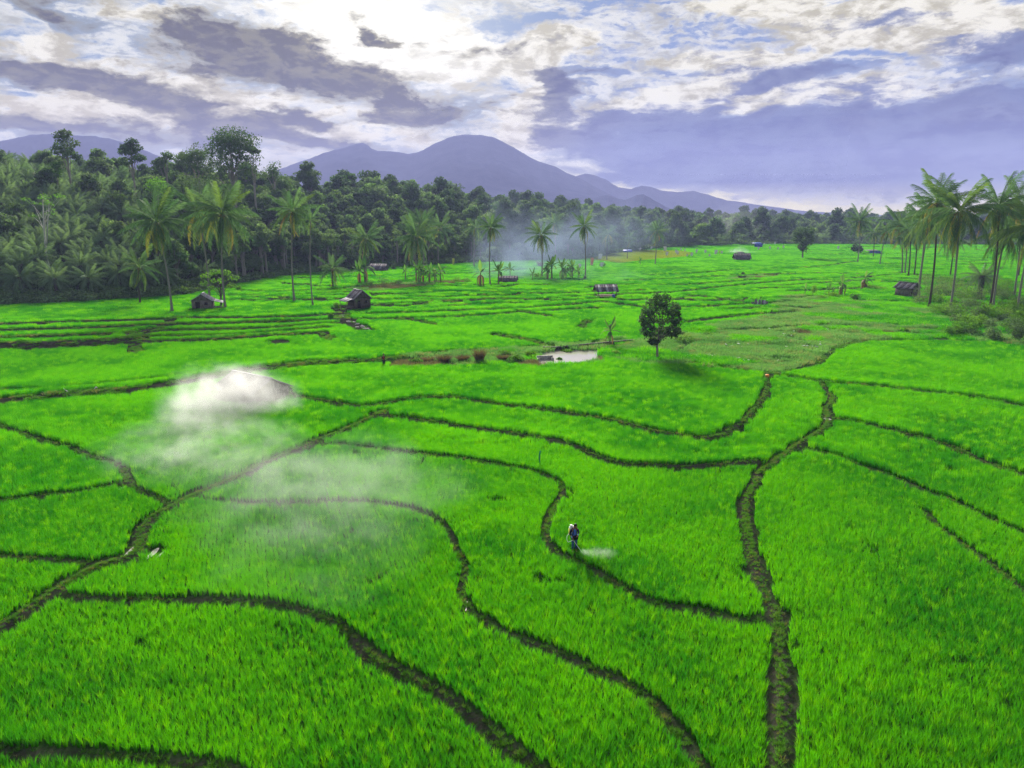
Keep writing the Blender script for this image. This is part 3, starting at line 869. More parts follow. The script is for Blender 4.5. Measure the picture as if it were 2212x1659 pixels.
# ------------------------------------------------------------------ fronds
def frond_mesh(name, L, n, leaf, droop, hang, w, mat, seed, stiff=.8):
    """a feather leaf along +X: arched rib and two rows of hanging leaflets"""
    r = np.random.default_rng(seed)
    vs = []; qs = []; cs = []
    def rib(t):
        return np.array([L * (t - .16 * droop * t * t), 0, -L * droop * .55 * t ** 2.1])
    prev = None
    k = 0
    for i in range(9):
        t = i / 8
        p = rib(t); rw = .055 * (1 - .85 * t) * (L / 5)
        vs += [p + (0, -rw, 0), p + (0, 0, rw * .9), p + (0, rw, 0)]
        cs += [(1.25, 1.2, .9)] * 3
        if i:
            a = k - 3
            qs += [(a, a + 1, k + 1, k), (a + 1, a + 2, k + 2, k + 1)]
        k += 3
    for i in range(n):
        t = .12 + .86 * (i + .5) / n
        p = rib(t); q = rib(min(1, t + .02)); d = (q - p); d /= np.linalg.norm(d)
        ll = leaf * (math.sin(math.pi * (.14 + .80 * t)) ** .7) * r.uniform(.85, 1.1)
        for s in (-1, 1):
            out = np.array([0, s, 0.0])
            hg = hang * r.uniform(.6, 1.35)
            dirv = out * math.cos(hg) + np.array([0, 0, -1]) * math.sin(hg) + d * stiff * r.uniform(.8, 1.15)
            dirv /= np.linalg.norm(dirv)
            dir2 = dirv + np.array([0, 0, -.55 - .5 * hg]); dir2 /= np.linalg.norm(dir2)
            ww = d * w * .5
            m1 = p + dirv * ll * .5; e = m1 + dir2 * ll * .5
            vs += [p - ww, p + ww, m1 + ww * .9, m1 - ww * .9, e + ww * .2, e - ww * .2]
            tone = r.uniform(.85, 1.15); c = (tone, tone, tone)
            cs += [c] * 6
            qs += [(k, k + 1, k + 2, k + 3), (k + 3, k + 2, k + 4, k + 5)]
            k += 6
    return mesh_np(name, np.array(vs), np.array(qs), None, mat, False, np.array(cs))

COCO = [frond_mesh('frond', 5.4, 30, 1.45, dr, hg, .105, m_palm, 50 + i, .95) for i, (dr, hg) in enumerate([(.45, .55), (.85, .9), (1.15, 1.1), (1.25, 1.25)])]
m_palm_y = mat_leaf('yellowing_palm_leaf', (.20, .24, .04), (.30, .26, .06), .45, 0, (.24, .17, .07), .02, .7, tint=True)
COCO_Y = [frond_mesh('frond', 5.2, 28, 1.35, dr, hg, .10, m_palm_y, 60 + i, .95) for i, (dr, hg) in enumerate([(1.2, 1.15), (1.5, 1.35)])]
OILF = [frond_mesh('frond', 4.6, 22, 1.15, dr, .7, .11, m_oilp, 70 + i, .55) for i, dr in enumerate([.55, .85, 1.15])]
M_TRUNKS = {'grey': m_bark, 'dark': m_bark_d}
nut_me = None
def nut_cluster():
    global nut_me
    if nut_me is None:
        bm = bmesh.new()
        r = random.Random(3)
        for i in range(14):
            a = r.uniform(0, 6.28); z = r.uniform(-.55, -.05); rr = r.uniform(.18, .5)
            bmesh.ops.create_icosphere(bm, subdivisions=1, radius=.15, matrix=Matrix.Translation((rr * math.cos(a), rr * math.sin(a), z)))
        nut_me = bpy.data.meshes.new('coconut_bunch'); bm.to_mesh(nut_me); bm.free(); nut_me.materials.append(m_nut)
        for p in nut_me.polygons: p.use_smooth = True
    return nut_me

def coconut_palm(ub, vb, uc, vc, rad_px, label, group=None, bark='grey', n=27, nuts=True, seed=0, dead=0.0, tint=None):
    b = place(ub, vb)
    c = at_y(uc, vc, b.y + random.uniform(-.4, .4))
    r = random.Random(seed * 13 + 5)
    root = empty('coconut_palm', b, 0, label, 'palm tree', group)
    d = c - b
    L = rad_px / FU * math.hypot(b.y, CAM_H)           # crown radius in metres
    sc = L / (4.25 if b.x < 70 else 4.35)
    mb = MB()
    pts = []; rad = []
    for i in range(13):
        t = i / 12
        bend = math.sin(t * math.pi) * .035
        pts.append(Vector((d.x * (t ** 1.25) - d.z * bend * (1 if d.x > 0 else -1) * .5, d.y * t, d.z * t - .25 * (1 - t))))
        rad.append((.20 - .075 * t) * (1 + .9 * max(0, 1 - t * 9)) * (1 + .035 * (i % 2)) * min(1.1, max(.75, sc)))
    mb.tube(pts, rad, 9)
    mb.build('trunk', M_TRUNKS[bark], root, True)
    n = int(n * 1.5)
    for i in range(n):
        g = i / max(1, n - 1)
        az_ = i * 2.39996 + r.uniform(-.4, .4)
        elev = 1.32 - 2.35 * g ** r.uniform(.85, 1.1) + r.uniform(-.2, .2)
        k = 0 if g < .22 else (1 if g < .5 else (2 if g < .78 else 3))
        yl = g > .62 and r.random() < .30
        o = obj('frond', COCO_Y[r.randrange(2)] if yl else COCO[k], root)
        o.location = d + Vector((.12 * math.cos(az_), .12 * math.sin(az_), .2 - .35 * g))
        o.rotation_mode = 'ZYX'
        o.rotation_euler = (r.uniform(-.3, .3), -elev, az_)
        s = sc * r.uniform(.78, 1.1) * (1 - .15 * g)
        o.scale = (s, s, s)
        o.rotation_mode = 'XYZ'
        M_ = Matrix.Rotation(az_, 4, 'Z') @ Matrix.Rotation(-elev, 4, 'Y') @ Matrix.Rotation(r.uniform(-.35, .35), 4, 'X')
        o.rotation_euler = M_.to_euler()
    if nuts:
        o = obj('coconut_bunch', nut_cluster(), root); o.location = d + Vector((0, 0, -.15)); o.scale = (sc,) * 3
    keep_clear(b, .7)
    return root

def oil_crown(seed, n=34):
    """the whole crown as one mesh, for palms far up the slope"""
    r = np.random.default_rng(seed)
    V = []; Q = []; C = []; off = 0
    for i in range(n):
        g = i / (n - 1); src = OILF[0 if g < .3 else (1 if g < .65 else 2)]
        co = np.zeros(len(src.vertices) * 3, dtype=np.float32); src.vertices.foreach_get('co', co); co = co.reshape(-1, 3)
        az_ = i * 2.39996 + r.uniform(-.2, .2); elev = 1.25 - 1.75 * g + r.uniform(-.1, .1)
        M_ = Matrix.Rotation(az_, 3, 'Z') @ Matrix.Rotation(-elev, 3, 'Y') @ Matrix.Rotation(r.uniform(-.4, .4), 3, 'X')
        V.append(co @ np.array(M_).T * r.uniform(.88, 1.1))
        idx = np.zeros(len(src.loops), dtype=np.int32); src.loops.foreach_get('vertex_index', idx)
        Q.append(idx.reshape(-1, 4) + off); off += len(co)
        c = np.zeros(len(co) * 4, dtype=np.float32); src.color_attributes['tint'].data.foreach_get('color', c)
        C.append(c.reshape(-1, 4)[:, :3] * r.uniform(.85, 1.15))
    return mesh_np('crown', np.concatenate(V), np.concatenate(Q), None, m_oilp, False, np.concatenate(C))
OILC = [oil_crown(400 + i) for i in range(3)]
tk = MB(); tk.tube([(0, 0, -1.5), (0, 0, 2.2), (0, 0, 4.2)], [.42, .36, .46], 8)
OIL_TRUNK = tk.mesh('trunk', m_bark_d, True)

# ------------------------------------------------------------------ broad-leaved crowns
def leaf_cloud(lobes, per, size, seed, mat, flat=.5, name='crown', shell=.55, w=1.0):
    """leaf-sized faces through the volume of several rounded boughs. lobes: x, y, z, rx, ry, rz"""
    r = np.random.default_rng(seed)
    V = []; C = []
    for (cx, cy_, cz, ax, ay, az_) in lobes:
        n = int(per)
        dv = r.normal(size=(n, 3)); dv /= np.linalg.norm(dv, axis=1)[:, None]
        rad_ = (shell + (1 - shell) * r.random(n) ** .6)
        low = dv[:, 2] < -.35
        rad_[low] *= r.uniform(.5, 1, low.sum())
        # clumps: pull the leaves towards a few twig ends
        tw = r.normal(size=(14, 3)); tw /= np.linalg.norm(tw, axis=1)[:, None]
        near = np.argmax(dv @ tw.T, 1)
        dv = dv * .72 + tw[near] * .28 * r.random(n)[:, None] * 1.6
        rad_ = rad_ * (.88 + .22 * r.random(14)[near])
        p = np.array([cx, cy_, cz]) + dv * rad_[:, None] * np.array([ax, ay, az_])
        nr_ = dv * .55 + r.normal(size=(n, 3)) * .6 + np.array([0, 0, flat]); nr_ /= np.linalg.norm(nr_, axis=1)[:, None]
        a = np.cross(nr_, r.normal(size=(n, 3))); a /= np.linalg.norm(a, axis=1)[:, None] + 1e-9
        b = np.cross(nr_, a)
        s = size * r.uniform(.6, 1.3, n)[:, None] * .5
        droop = np.array([0, 0, -.25]) * s
        V.append(np.stack([p - a * s * w, p - b * s * .62 + droop * .0, p + a * s * w + droop, p + b * s * .62], 1))
        tone = r.uniform(.80, 1.2) * r.uniform(.8, 1.2, n)
        c = np.stack([tone * r.uniform(.92, 1.08), tone, tone], 1)
        C.append(np.repeat(c[:, None, :], 4, 1))
    V = np.concatenate(V).reshape(-1, 3); C = np.concatenate(C).reshape(-1, 3)
    q = np.arange(len(V)).reshape(-1, 4)
    return mesh_np(name, V, q, None, mat, False, C)

def limb_mesh(h, rad0, lobes, mat, seed, fork=.45):
    r = random.Random(seed)
    mb = MB()
    top = Vector((r.uniform(-.3, .3), r.uniform(-.3, .3), h))
    mb.tube([(0, 0, -.6), (0, 0, .0), (top.x * .4, top.y * .4, h * .5), top], [rad0 * 1.5, rad0 * 1.15, rad0 * .85, rad0 * .55], 8)
    for L in lobes:
        e = Vector(L[:3]); f = r.uniform(fork, .95)
        s = Vector((top.x * f, top.y * f, h * f))
        mid = s.lerp(e, .5) + Vector((0, 0, .12 * (e - s).length))
        mb.tube([s, mid, e], [rad0 * .42, rad0 * .28, rad0 * .10], 5, False)
    return mb.mesh('trunk', mat, True)

def make_tree_kind(seed, H, spread, nl, per, size, mat, bark, tall=.5, flat=.4, lobe=.42):
    r = random.Random(seed)
    lobes = []
    for i in range(nl):
        a = i * 2.4 + r.uniform(-.4, .4)
        f = math.sqrt((i + .5) / nl)
        z = H * (1 - (1 - tall) * (.25 + .75 * f ** 1.6) * r.uniform(.75, 1.1))
        rr = spread * f * .72
        k = spread * lobe * r.uniform(.8, 1.25)
        lobes.append((rr * math.cos(a), rr * math.sin(a), z - k * .5, k, k, k * r.uniform(.62, .85)))
    cr = leaf_cloud(lobes, per, size, seed, mat, flat)
    tr = limb_mesh(H * tall, H * .022, lobes, bark, seed)
    return cr, tr
FOREST_KINDS = [make_tree_kind(11, 13, 5.4, 12, 210, .80, m_tree, m_bark, .34),
                make_tree_kind(12, 14, 4.8, 13, 200, .78, m_tree, m_bark, .36, .3),
                make_tree_kind(13, 12, 6.0, 13, 210, .85, m_tree, m_bark_d, .32, .6, .38),
                make_tree_kind(14, 15, 4.4, 12, 200, .75, m_dark, m_bark, .36, .3, .45),
                make_tree_kind(15, 11, 4.8, 11, 210, .75, m_tree, m_bark, .3, .5),
                make_tree_kind(16, 17, 4.6, 12, 200, .80, m_dark, m_bark, .42, .4, .42)]

# ------------------------------------------------------------------ the wooded slopes
def forest_points():
    P = []
    r = np.random.default_rng(99)
    # front slope, sampled by bearing so that far slopes get wider spacing
    for k in range(200000):
        if len(P) > 9000: break
        u = r.uniform(-420, 2620)
        t = u2t(u, 560)
        b = float(np.interp(t, ft, fy)); rr_ = float(np.interp(t, rt, ry))
        y_ = math.sqrt((b + 3) ** 2 + r.random() * ((rr_ * 1.06) ** 2 - (b + 3) ** 2)); f = (y_ - b) / (rr_ * 1.06 - b)
        if r.random() > (y_ / 1000) ** .6: continue
        P.append((t * y_, y_, u, f))
    # keep them apart
    P = sorted(P, key=lambda p: p[1])
    cells = {}; keep = []
    for p in P:
        sep_ = 4.4 + max(0, p[1] - 200) * .006
        c = (int(p[0] // 8), int(p[1] // 8)); ok = True
        for i in (-1, 0, 1):
            for j in (-1, 0, 1):
                for q in cells.get((c[0] + i, c[1] + j), ()):
                    if (q[0] - p[0]) ** 2 + (q[1] - p[1]) ** 2 < sep_ ** 2: ok = False; break
                if not ok: break
            if not ok: break
        if ok:
            cells.setdefault(c, []).append(p); keep.append(p)
    return keep
FP = forest_points()
oil = []; brd = []
for (x0, y0, u, f) in FP:
    zone = 0.0
    if u < 330: zone = .92 if not (f > .80 and u > 120) else .4
    elif u < 520: zone = .30 if f < .35 else .05
    elif u > 1250: zone = .22 if f < .3 else .03
    else: zone = .03
    if u > 1480 and f < .25: zone = .6
    (oil if random.random() < zone else brd).append((x0, y0, u, f))
print('oil', len(oil), 'broad', len(brd))
brd.sort(key=lambda p: p[1]); oil.sort(key=lambda p: p[1])
def in_view(p): return -40 < p[2] < 2252
bv = [p for p in brd if in_view(p)]; bo = bv[295:] + [p for p in brd if not in_view(p)]; bv = bv[:295]
ov = [p for p in oil if in_view(p)]; oo = ov[295:] + [p for p in oil if not in_view(p)]; ov = ov[:295]
fr = random.Random(21)
for i, (x0, y0, u, f) in enumerate(bv):
    k = fr.randrange(6); s = fr.uniform(.72, 1.12) * (1.0 if f > .12 else .8) * (1.0 if u < 1330 else 1.3)
    z0 = gz((x0, y0))
    root = empty('forest_tree', (x0, y0, z0 - .3), fr.uniform(0, 6.28), 'rounded broad-leaved tree in the dense forest on the ' + ('left slope' if u < 620 else ('ridge below the mountain' if u < 1330 else 'hazy far right belt')), 'tree', 'broad-leaved trees massed on the forested slope', (s, s, s * fr.uniform(.85, 1.15)))
    obj('crown', FOREST_KINDS[k][0], root); obj('trunk', FOREST_KINDS[k][1], root)
for i, (x0, y0, u, f) in enumerate(ov):
    s = fr.uniform(.85, 1.2); z0 = gz((x0, y0))
    root = empty('oil_palm', (x0, y0, z0 - .2), fr.uniform(0, 6.28), ('oil palm with feathery fronds planted on the left slope' if u < 560 else 'oil palm with feathery fronds in the far tree belt'), 'palm tree', 'oil palms planted on the slope', s)
    o = obj('trunk', OIL_TRUNK, root)
    o = obj('crown', OILC[fr.randrange(3)], root); o.location = (0, 0, 4.0)
far_kinds = [k[0] for k in FOREST_KINDS]
def fars(lst, protos, name, label, s0, s1, dz):
    if not lst: return
    a = np.array([(p[0], p[1]) for p in lst])
    z = ground_z(a[:, 0], a[:, 1]) + dz
    s = rng.uniform(s0, s1, len(a))
    scatter(name, np.column_stack([a, z]), rng.uniform(0, 6.28, len(a)), np.column_stack([s, s, s * rng.uniform(.85, 1.15, len(a))]), rng.integers(0, len(protos), len(a)), protos, label)
fars(bo, far_kinds, 'far_forest', 'far-off broad-leaved forest along the ridge', 1.0, 1.6, -.3)
fars(oo, OILC, 'far_oil_palms', 'far-off stand of oil palms along the valley floor', .85, 1.15, 3.6)
# ------------------------------------------------------------------ coconut palms
G_R = 'coconut palms in the grove on the right'
G_M = 'slender coconut palms along the far edge of the fields'
PALMS = [
 (372, 676, 338, 480, 60, 'leaning coconut palm with a full grey-green crown, leftmost beside the plank hut', None, 'grey', 30),
 (487, 668, 480, 462, 68, 'tall coconut palm with a full crown just right of the plank hut', None, 'grey', 30),
 (453, 650, 428, 458, 62, 'coconut palm standing behind the plank hut, its crown overlapped by its neighbour', None, 'grey', 26),
 (636, 653, 632, 458, 50, 'slim coconut palm with a ragged crown, left of a nearly bare one', None, 'grey', 22),
 (676, 662, 671, 476, 26, 'nearly bare coconut palm with only a few short fronds on a tall pole-like trunk', None, 'grey', 8),
 (301, 638, 300, 578, 42, 'short coconut palm at the foot of the forest, left of the plank hut', None, 'dark', 18),
 (720, 622, 718, 580, 36, 'short bushy coconut palm standing in the field right of the bare palm', None, 'dark', 16),
 (793, 608, 790, 516, 36, 'coconut palm above a banana plant and the far left dark hut', None, 'grey', 24),
 (900, 610, 899, 512, 46, 'big-crowned coconut palm among banana plants in the middle distance', None, 'grey', 28),
 (915, 590, 912, 484, 36, 'taller coconut palm rising behind the big-crowned one in the middle distance', None, 'grey', 24),
 (947, 572, 950, 494, 32, 'coconut palm with a thin pale trunk right of the big-crowned one', None, 'grey', 22),
 (1024, 562, 1027, 492, 24, 'sparse coconut palm with a leaning pale trunk before the forest', None, 'grey', 14),
 (1059, 616, 1060, 492, 29, 'tall coconut palm on a straight thin trunk left of the smoking hut', None, 'grey', 26),
 (1170, 600, 1169, 508, 33, 'coconut palm beside banana plants right of the smoke', None, 'grey', 24),
 (1199, 562, 1198, 484, 25, 'tall coconut palm behind the banana plants in the smoke', None, 'grey', 22),
 (1264, 603, 1261, 490, 30, 'tall coconut palm right of the banana clump, its trunk dark at the foot', None, 'grey', 22),
 (1311, 563, 1314, 507, 21, 'coconut palm at the left end of the yellow field', None, 'dark', 20),
 (1355, 560, 1360, 513, 17, 'small coconut palm behind the blue canopy in the yellow field', None, 'dark', 18),
 (1415, 572, 1418, 500, 25, 'coconut palm at the right end of the yellow field', None, 'grey', 22),
 (1852, 568, 1858, 477, 31, 'lone tall coconut palm left of the grove, against the sky', None, 'grey', 24),
 (1886, 556, 1888, 504, 24, 'small coconut palm next to the blue shed', None, 'dark', 18),
 (1900, 573, 1916, 500, 24, 'leaning coconut palm between the blue shed and the grove', None, 'grey', 18),
 (1948, 590, 1944, 486, 40, 'yellow-green coconut palm at the left edge of the grove', None, 'grey', 24),
 (1954, 592, 1958, 505, 36, 'second yellow-green coconut palm at the left edge of the grove', None, 'grey', 20),
 (1962, 596, 1966, 498, 34, 'dark-trunked coconut palm near the left edge of the grove', None, 'dark', 18),
 (1974, 597, 1980, 506, 32, 'thin coconut palm half hidden inside the grove', None, 'dark', 16),
 (1984, 617, 1998, 484, 48, 'coconut palm rising behind the small hut of the grove', None, 'grey', 22),
 (1984, 648, 2010, 468, 56, 'coconut palm leaning right beside the small hut of the grove', None, 'grey', 24),
 (2006, 667, 2024, 438, 60, 'tall dark-trunked coconut palm right of the small hut', None, 'dark', 26),
 (2050, 680, 2072, 458, 76, 'biggest coconut palm of the grove with the widest spreading crown', None, 'grey', 30),
 (2052, 596, 2060, 520, 36, 'thin coconut palm seen behind the biggest one of the grove', None, 'dark', 16),
 (2136, 677, 2158, 446, 64, 'tall dark coconut palm with a narrow upright crown right of the biggest one', None, 'dark', 26),
 (2145, 666, 2172, 508, 60, 'lower coconut palm leaning right beside the tall dark one', None, 'grey', 22),
 (2196, 684, 2234, 492, 76, 'coconut palm leaning out of the right edge of the picture', None, 'grey', 28),
 (2199, 598, 2212, 498, 46, 'coconut palm at the right edge standing farther back', None, 'dark', 20),
 (2190, 640, 2206, 440, 52, 'green coconut palm at the far right top of the grove', None, 'grey', 24),
]
for i, P in enumerate(PALMS):
    coconut_palm(*P[:5], P[5], P[6], P[7], P[8], nuts=P[4] > 28, seed=i)

# a stout oil palm wrapped in climbers under the grove
b = place(2114, 650)
root = empty('oil_palm', b, 0, 'stout oil palm wrapped in climbing plants under the grove', 'palm tree')
s = 34 / FU * b.length / 4.2
o = obj('trunk', OIL_TRUNK, root); o.scale = (s * 1.5, s * 1.5, s * 1.35)
for i in range(26):
    g = i / 25; az_ = i * 2.4; elev = 1.25 - 1.6 * g
    o = obj('frond', OILF[min(2, int(g * 3))], root); o.location = (0, 0, 5.2 * s); o.scale = (s,) * 3
    o.rotation_euler = (Matrix.Rotation(az_, 4, 'Z') @ Matrix.Rotation(-elev, 4, 'Y')).to_euler()
cl = leaf_cloud([(0, 0, 1.0, 1.1, 1.1, 1.4), (.2, 0, 3.2, .9, .9, 1.6)], 160, .4, 5, m_bush, name='climber')
o = obj('climber', cl, root)

# ------------------------------------------------------------------ single trees
def tree(ub, vb, lobes_px, label, mat, bark, per=300, leaf=.38, rad0=.16, flat=.35, seed=0, name='tree', depth=1.0, fork=.45, htop=None, shell=.55):
    """lobes_px: u, v, half width, half height of each bough as seen from the front"""
    b = place(ub, vb)
    k = b.length if False else math.hypot(b.y, CAM_H) / FU
    r = random.Random(seed)
    lobes = []
    for (u, v, ru, rv) in lobes_px:
        c = at_y(u, v, b.y + r.uniform(-1, 1) * depth * ru * k * .8) - b
        lobes.append((c.x, c.y, c.z, ru * k, ru * k, rv * k))
    root = empty(name, b, 0, label, 'tree')
    obj('crown', leaf_cloud(lobes, per, leaf, seed, mat, flat, shell=shell), root)
    zmin = min(l[2] for l in lobes)
    obj('trunk', limb_mesh(htop if htop else max(zmin, 1.0), rad0, lobes, bark, seed, fork), root)
    keep_clear(b, .6)
    return root
tree(1420, 776, [(1428, 650, 22, 20), (1405, 668, 20, 20), (1450, 668, 22, 20), (1395, 692, 18, 20), (1428, 685, 30, 28), (1460, 690, 16, 20), (1400, 716, 18, 17), (1430, 720, 24, 18), (1456, 716, 18, 16), (1412, 738, 12, 9)],
     'dark green round-headed tree standing alone beside the fallow plot', m_dark, m_bark, 620, .33, .17, seed=3, name='round_tree')
tree(1733, 559, [(1728, 500, 17, 12), (1746, 502, 14, 14), (1722, 514, 14, 14), (1738, 518, 18, 16), (1750, 518, 10, 14), (1734, 534, 13, 11)],
     'round-headed tree far out in the fields before the tree line', m_dark, m_bark, 520, .75, .4, seed=4, name='round_tree')
tree(1851, 549, [(1851, 533, 11, 10), (1846, 538, 8, 8), (1857, 539, 8, 8)], 'small round dark tree left of the lone tall palm', m_dark, m_bark_d, 260, .9, .25, seed=5, name='round_tree')
tree(478, 664, [(446, 596, 16, 9), (462, 588, 14, 8), (486, 590, 16, 8), (505, 600, 14, 8), (440, 612, 10, 7), (470, 606, 16, 7), (500, 617, 12, 7), (515, 622, 8, 6), (456, 622, 9, 5)],
     'open-crowned tree with a dark forked trunk beside the plank hut', m_bush, m_bark_d, 95, .42, .22, seed=6, fork=.25, name='forked_tree', htop=5.0)
# emergent trees on the skyline: they stand on the slope
def sky_tree(u, v_top, w, h, label, dist, seed, mat=m_dark, n=6, per=230, leaf=.62, bark=m_bark, shell=.6):
    p = at_y(u, v_top + h, dist)
    z0 = gz((p.x, p.y))
    k = dist / FU
    r = random.Random(seed)
    H = max(at_y(u, v_top, dist).z - z0, 6)
    lobes = []
    for i in range(n):
        a = i * 2.4 + r.uniform(-.5, .5); f = math.sqrt((i + .4) / n)
        lw = w * k * .46 * r.uniform(.8, 1.15)
        lobes.append((w * k * .62 * f * math.cos(a), w * k * .5 * f * math.sin(a), H - lw * .7 - h * k * 1.25 * f * r.uniform(.3, 1.0), lw, lw, lw * .72))
    root = empty('emergent_tree', (p.x, p.y, z0 - .3), 0, label, 'tree')
    obj('crown', leaf_cloud(lobes, per, leaf, seed, mat, .4, shell=shell), root)
    obj('trunk', limb_mesh(H * .6, max(.18, H * .014), lobes, bark, seed, .5), root)
sky_tree(500, 254, 74, 74, 'tallest emergent tree with a broad dark crown on the left skyline', 262, 1, n=18, per=330, leaf=.75)
sky_tree(425, 300, 44, 50, 'emergent tree just left of the tallest one on the skyline', 268, 2, n=11, per=280)
sky_tree(143, 268, 32, 52, 'slim emergent tree against the left mountain', 240, 3, n=10, per=300)
sky_tree(284, 288, 30, 46, 'emergent tree at the right end of the left mountain', 250, 4, n=10, per=300)
sky_tree(356, 312, 26, 34, 'low spreading tree on the skyline between two emergent ones', 262, 5, n=5)
sky_tree(590, 338, 30, 30, 'ragged tree on the skyline where the left ridge drops', 300, 6, n=5, per=130)
sky_tree(545, 300, 20, 40, 'narrow tree on the right flank of the tallest emergent one', 270, 7, n=4)
sky_tree(985, 390, 26, 32, 'dark tree standing above the ridge below the mountain top', 440, 8, n=6, leaf=.8)
sky_tree(1032, 396, 20, 24, 'dark tree on the ridge right of the one below the mountain top', 460, 9, n=5, leaf=.8)
sky_tree(880, 390, 22, 26, 'tree above the ridge below the saddle of the mountain', 420, 10, n=5, leaf=.8)
sky_tree(1607, 432, 16, 26, 'single tree sticking out of the far right tree line', 830, 11, n=5, leaf=1.3)
sky_tree(1240, 420, 22, 22, 'tree on the ridge below the right flank of the mountain', 600, 12, n=5, leaf=1.0)
sky_tree(410, 352, 60, 95, 'bright green broad tree on the slope behind the left palms', 225, 13, mat=m_tree, n=13, per=260, leaf=.55)
sky_tree(345, 360, 46, 95, 'light green tree at the left of the bright broad one on the slope', 222, 14, mat=m_bush, n=10, per=240, leaf=.55)
sky_tree(120, 338, 24, 34, 'light green young tree among the oil palms high on the left slope', 235, 15, mat=m_bush, n=5, leaf=.5)
# pale bare tree among the oil palms
b = at_y(100, 536, 178); b.z = gz((b.x, b.y))
root = empty('bare_tree', b, 0, 'pale slender tree with sparse leaves among the oil palms on the left slope', 'tree')
k = 178 / FU
def rel(u, v, dy=0): return at_y(u, v, 178 + dy) - b
lob = []
rb = random.Random(8)
mb = MB(); t0 = rel(99, 545); t1 = rel(94, 470); t2 = rel(92, 425)
mb.tube([Vector((0, 0, -.5)), t0, t1, t2], [.30, .24, .17, .06], 7)
mb.tube([rel(101, 530), rel(103, 480), rel(106, 440)], [.16, .12, .05], 6)
for i in range(15):
    f = rb.uniform(.35, 1); s = t0.lerp(t2, f)
    e = rel(92 + rb.uniform(-46, 46), 418 + rb.uniform(0, 48), rb.uniform(-3, 3))
    mb.tube([s, s.lerp(e, .5) + Vector((0, 0, .5)), e], [.07, .05, .02], 4, False)
    lob.append((e.x, e.y, e.z, 1.3, 1.3, .5))
mb.build('trunk', mat_simple('pale_bark', (.38, .37, .33), (.55, .54, .50), 4, .9), root, True)
obj('crown', leaf_cloud(lob, 34, .4, 9, m_bush, .6), root)

# thin trunks at the forest's edge
fe = random.Random(31)
th = make_tree_kind(41, 15, 2.6, 6, 130, .6, m_tree, m_bark, .55, .3, .5)
for i in range(34):
    u = fe.uniform(505, 1040); t = u2t(u, 590); y0 = float(np.interp(t, ft, fy)) + fe.uniform(.5, 9); x0 = t * y0
    s = fe.uniform(.8, 1.15)
    root = empty('slender_tree', (x0, y0, gz((x0, y0)) - .2), fe.uniform(0, 6), 'slender pale-trunked tree at the edge of the forest', 'tree', 'slender trees along the forest edge', (s, s, s * fe.uniform(.9, 1.2)))
    obj('crown', th[0], root); obj('trunk', th[1], root)
# undergrowth along the forest's foot
ug = leaf_cloud([(0, 0, .8, 1.6, 1.6, 1.2), (1.2, .3, .6, 1.2, 1.2, .9), (-1.1, -.2, .7, 1.3, 1.1, 1.0)], 110, .45, 61, m_tree, name='undergrowth_clump')
ug2 = leaf_cloud([(0, 0, .6, 1.4, 1.4, .9), (.9, -.3, .9, .9, .9, 1.1)], 110, .4, 62, m_dark, name='undergrowth_clump')
pu = []
for i in range(5200):
    u = fe.uniform(-350, 2500); t = u2t(u, 580); y0 = float(np.interp(t, ft, fy)) - 1.5 + 70 * fe.random() ** 2.0
    pu.append((t * y0, y0))
pu = np.array(pu); s = rng.uniform(.5, 1.35, len(pu)) * (1 + np.maximum(pu[:, 1] - 250, 0) * .0015)
scatter('undergrowth', np.column_stack([pu, ground_z(pu[:, 0], pu[:, 1]) - .1]), rng.uniform(0, 6.28, len(pu)), s, rng.integers(0, 2, len(pu)), [ug, ug2], 'dark leafy undergrowth along the foot of the forest')
# ------------------------------------------------------------------ banana plants
def banana_leaf(name, L, W, droop, mat, seed):
    r = np.random.default_rng(seed)
    n = 9; vs = []; qs = []
    for i in range(n + 1):
        t = i / n
        x = L * (t - .22 * droop * t * t); z = L * (.10 * t - droop * .62 * t ** 2.2)
        w = W * (math.sin(math.pi * min(1, (t * .92 + .06))) ** .6) * (1 if t > .12 else .15) * r.uniform(.8, 1.1)
        vs += [(x, -w, z - w * .35), (x, 0, z + .04), (x, w, z - w * .35)]
        if i:
            a = 3 * (i - 1); b = 3 * i
            qs += [(a, a + 1, b + 1, b), (a + 1, a + 2, b + 2, b + 1)]
    return mesh_np(name, np.array(vs, dtype=float), np.array(qs), None, mat)
BL = [banana_leaf('leaf', 2.3, .30, d_, m_banana, i) for i, d_ in enumerate((.15, .6, 1.05))]
BLD = banana_leaf('dry_leaf', 1.9, .16, 1.6, m_banana_dry, 9)
mb = MB(); mb.tube([(0, 0, -.3), (0, 0, .1), (.03, .02, 1.4), (.06, .02, 2.4)], [.17, .16, .12, .08], 8)
BSTEM = mb.mesh('stem', m_stem, True)
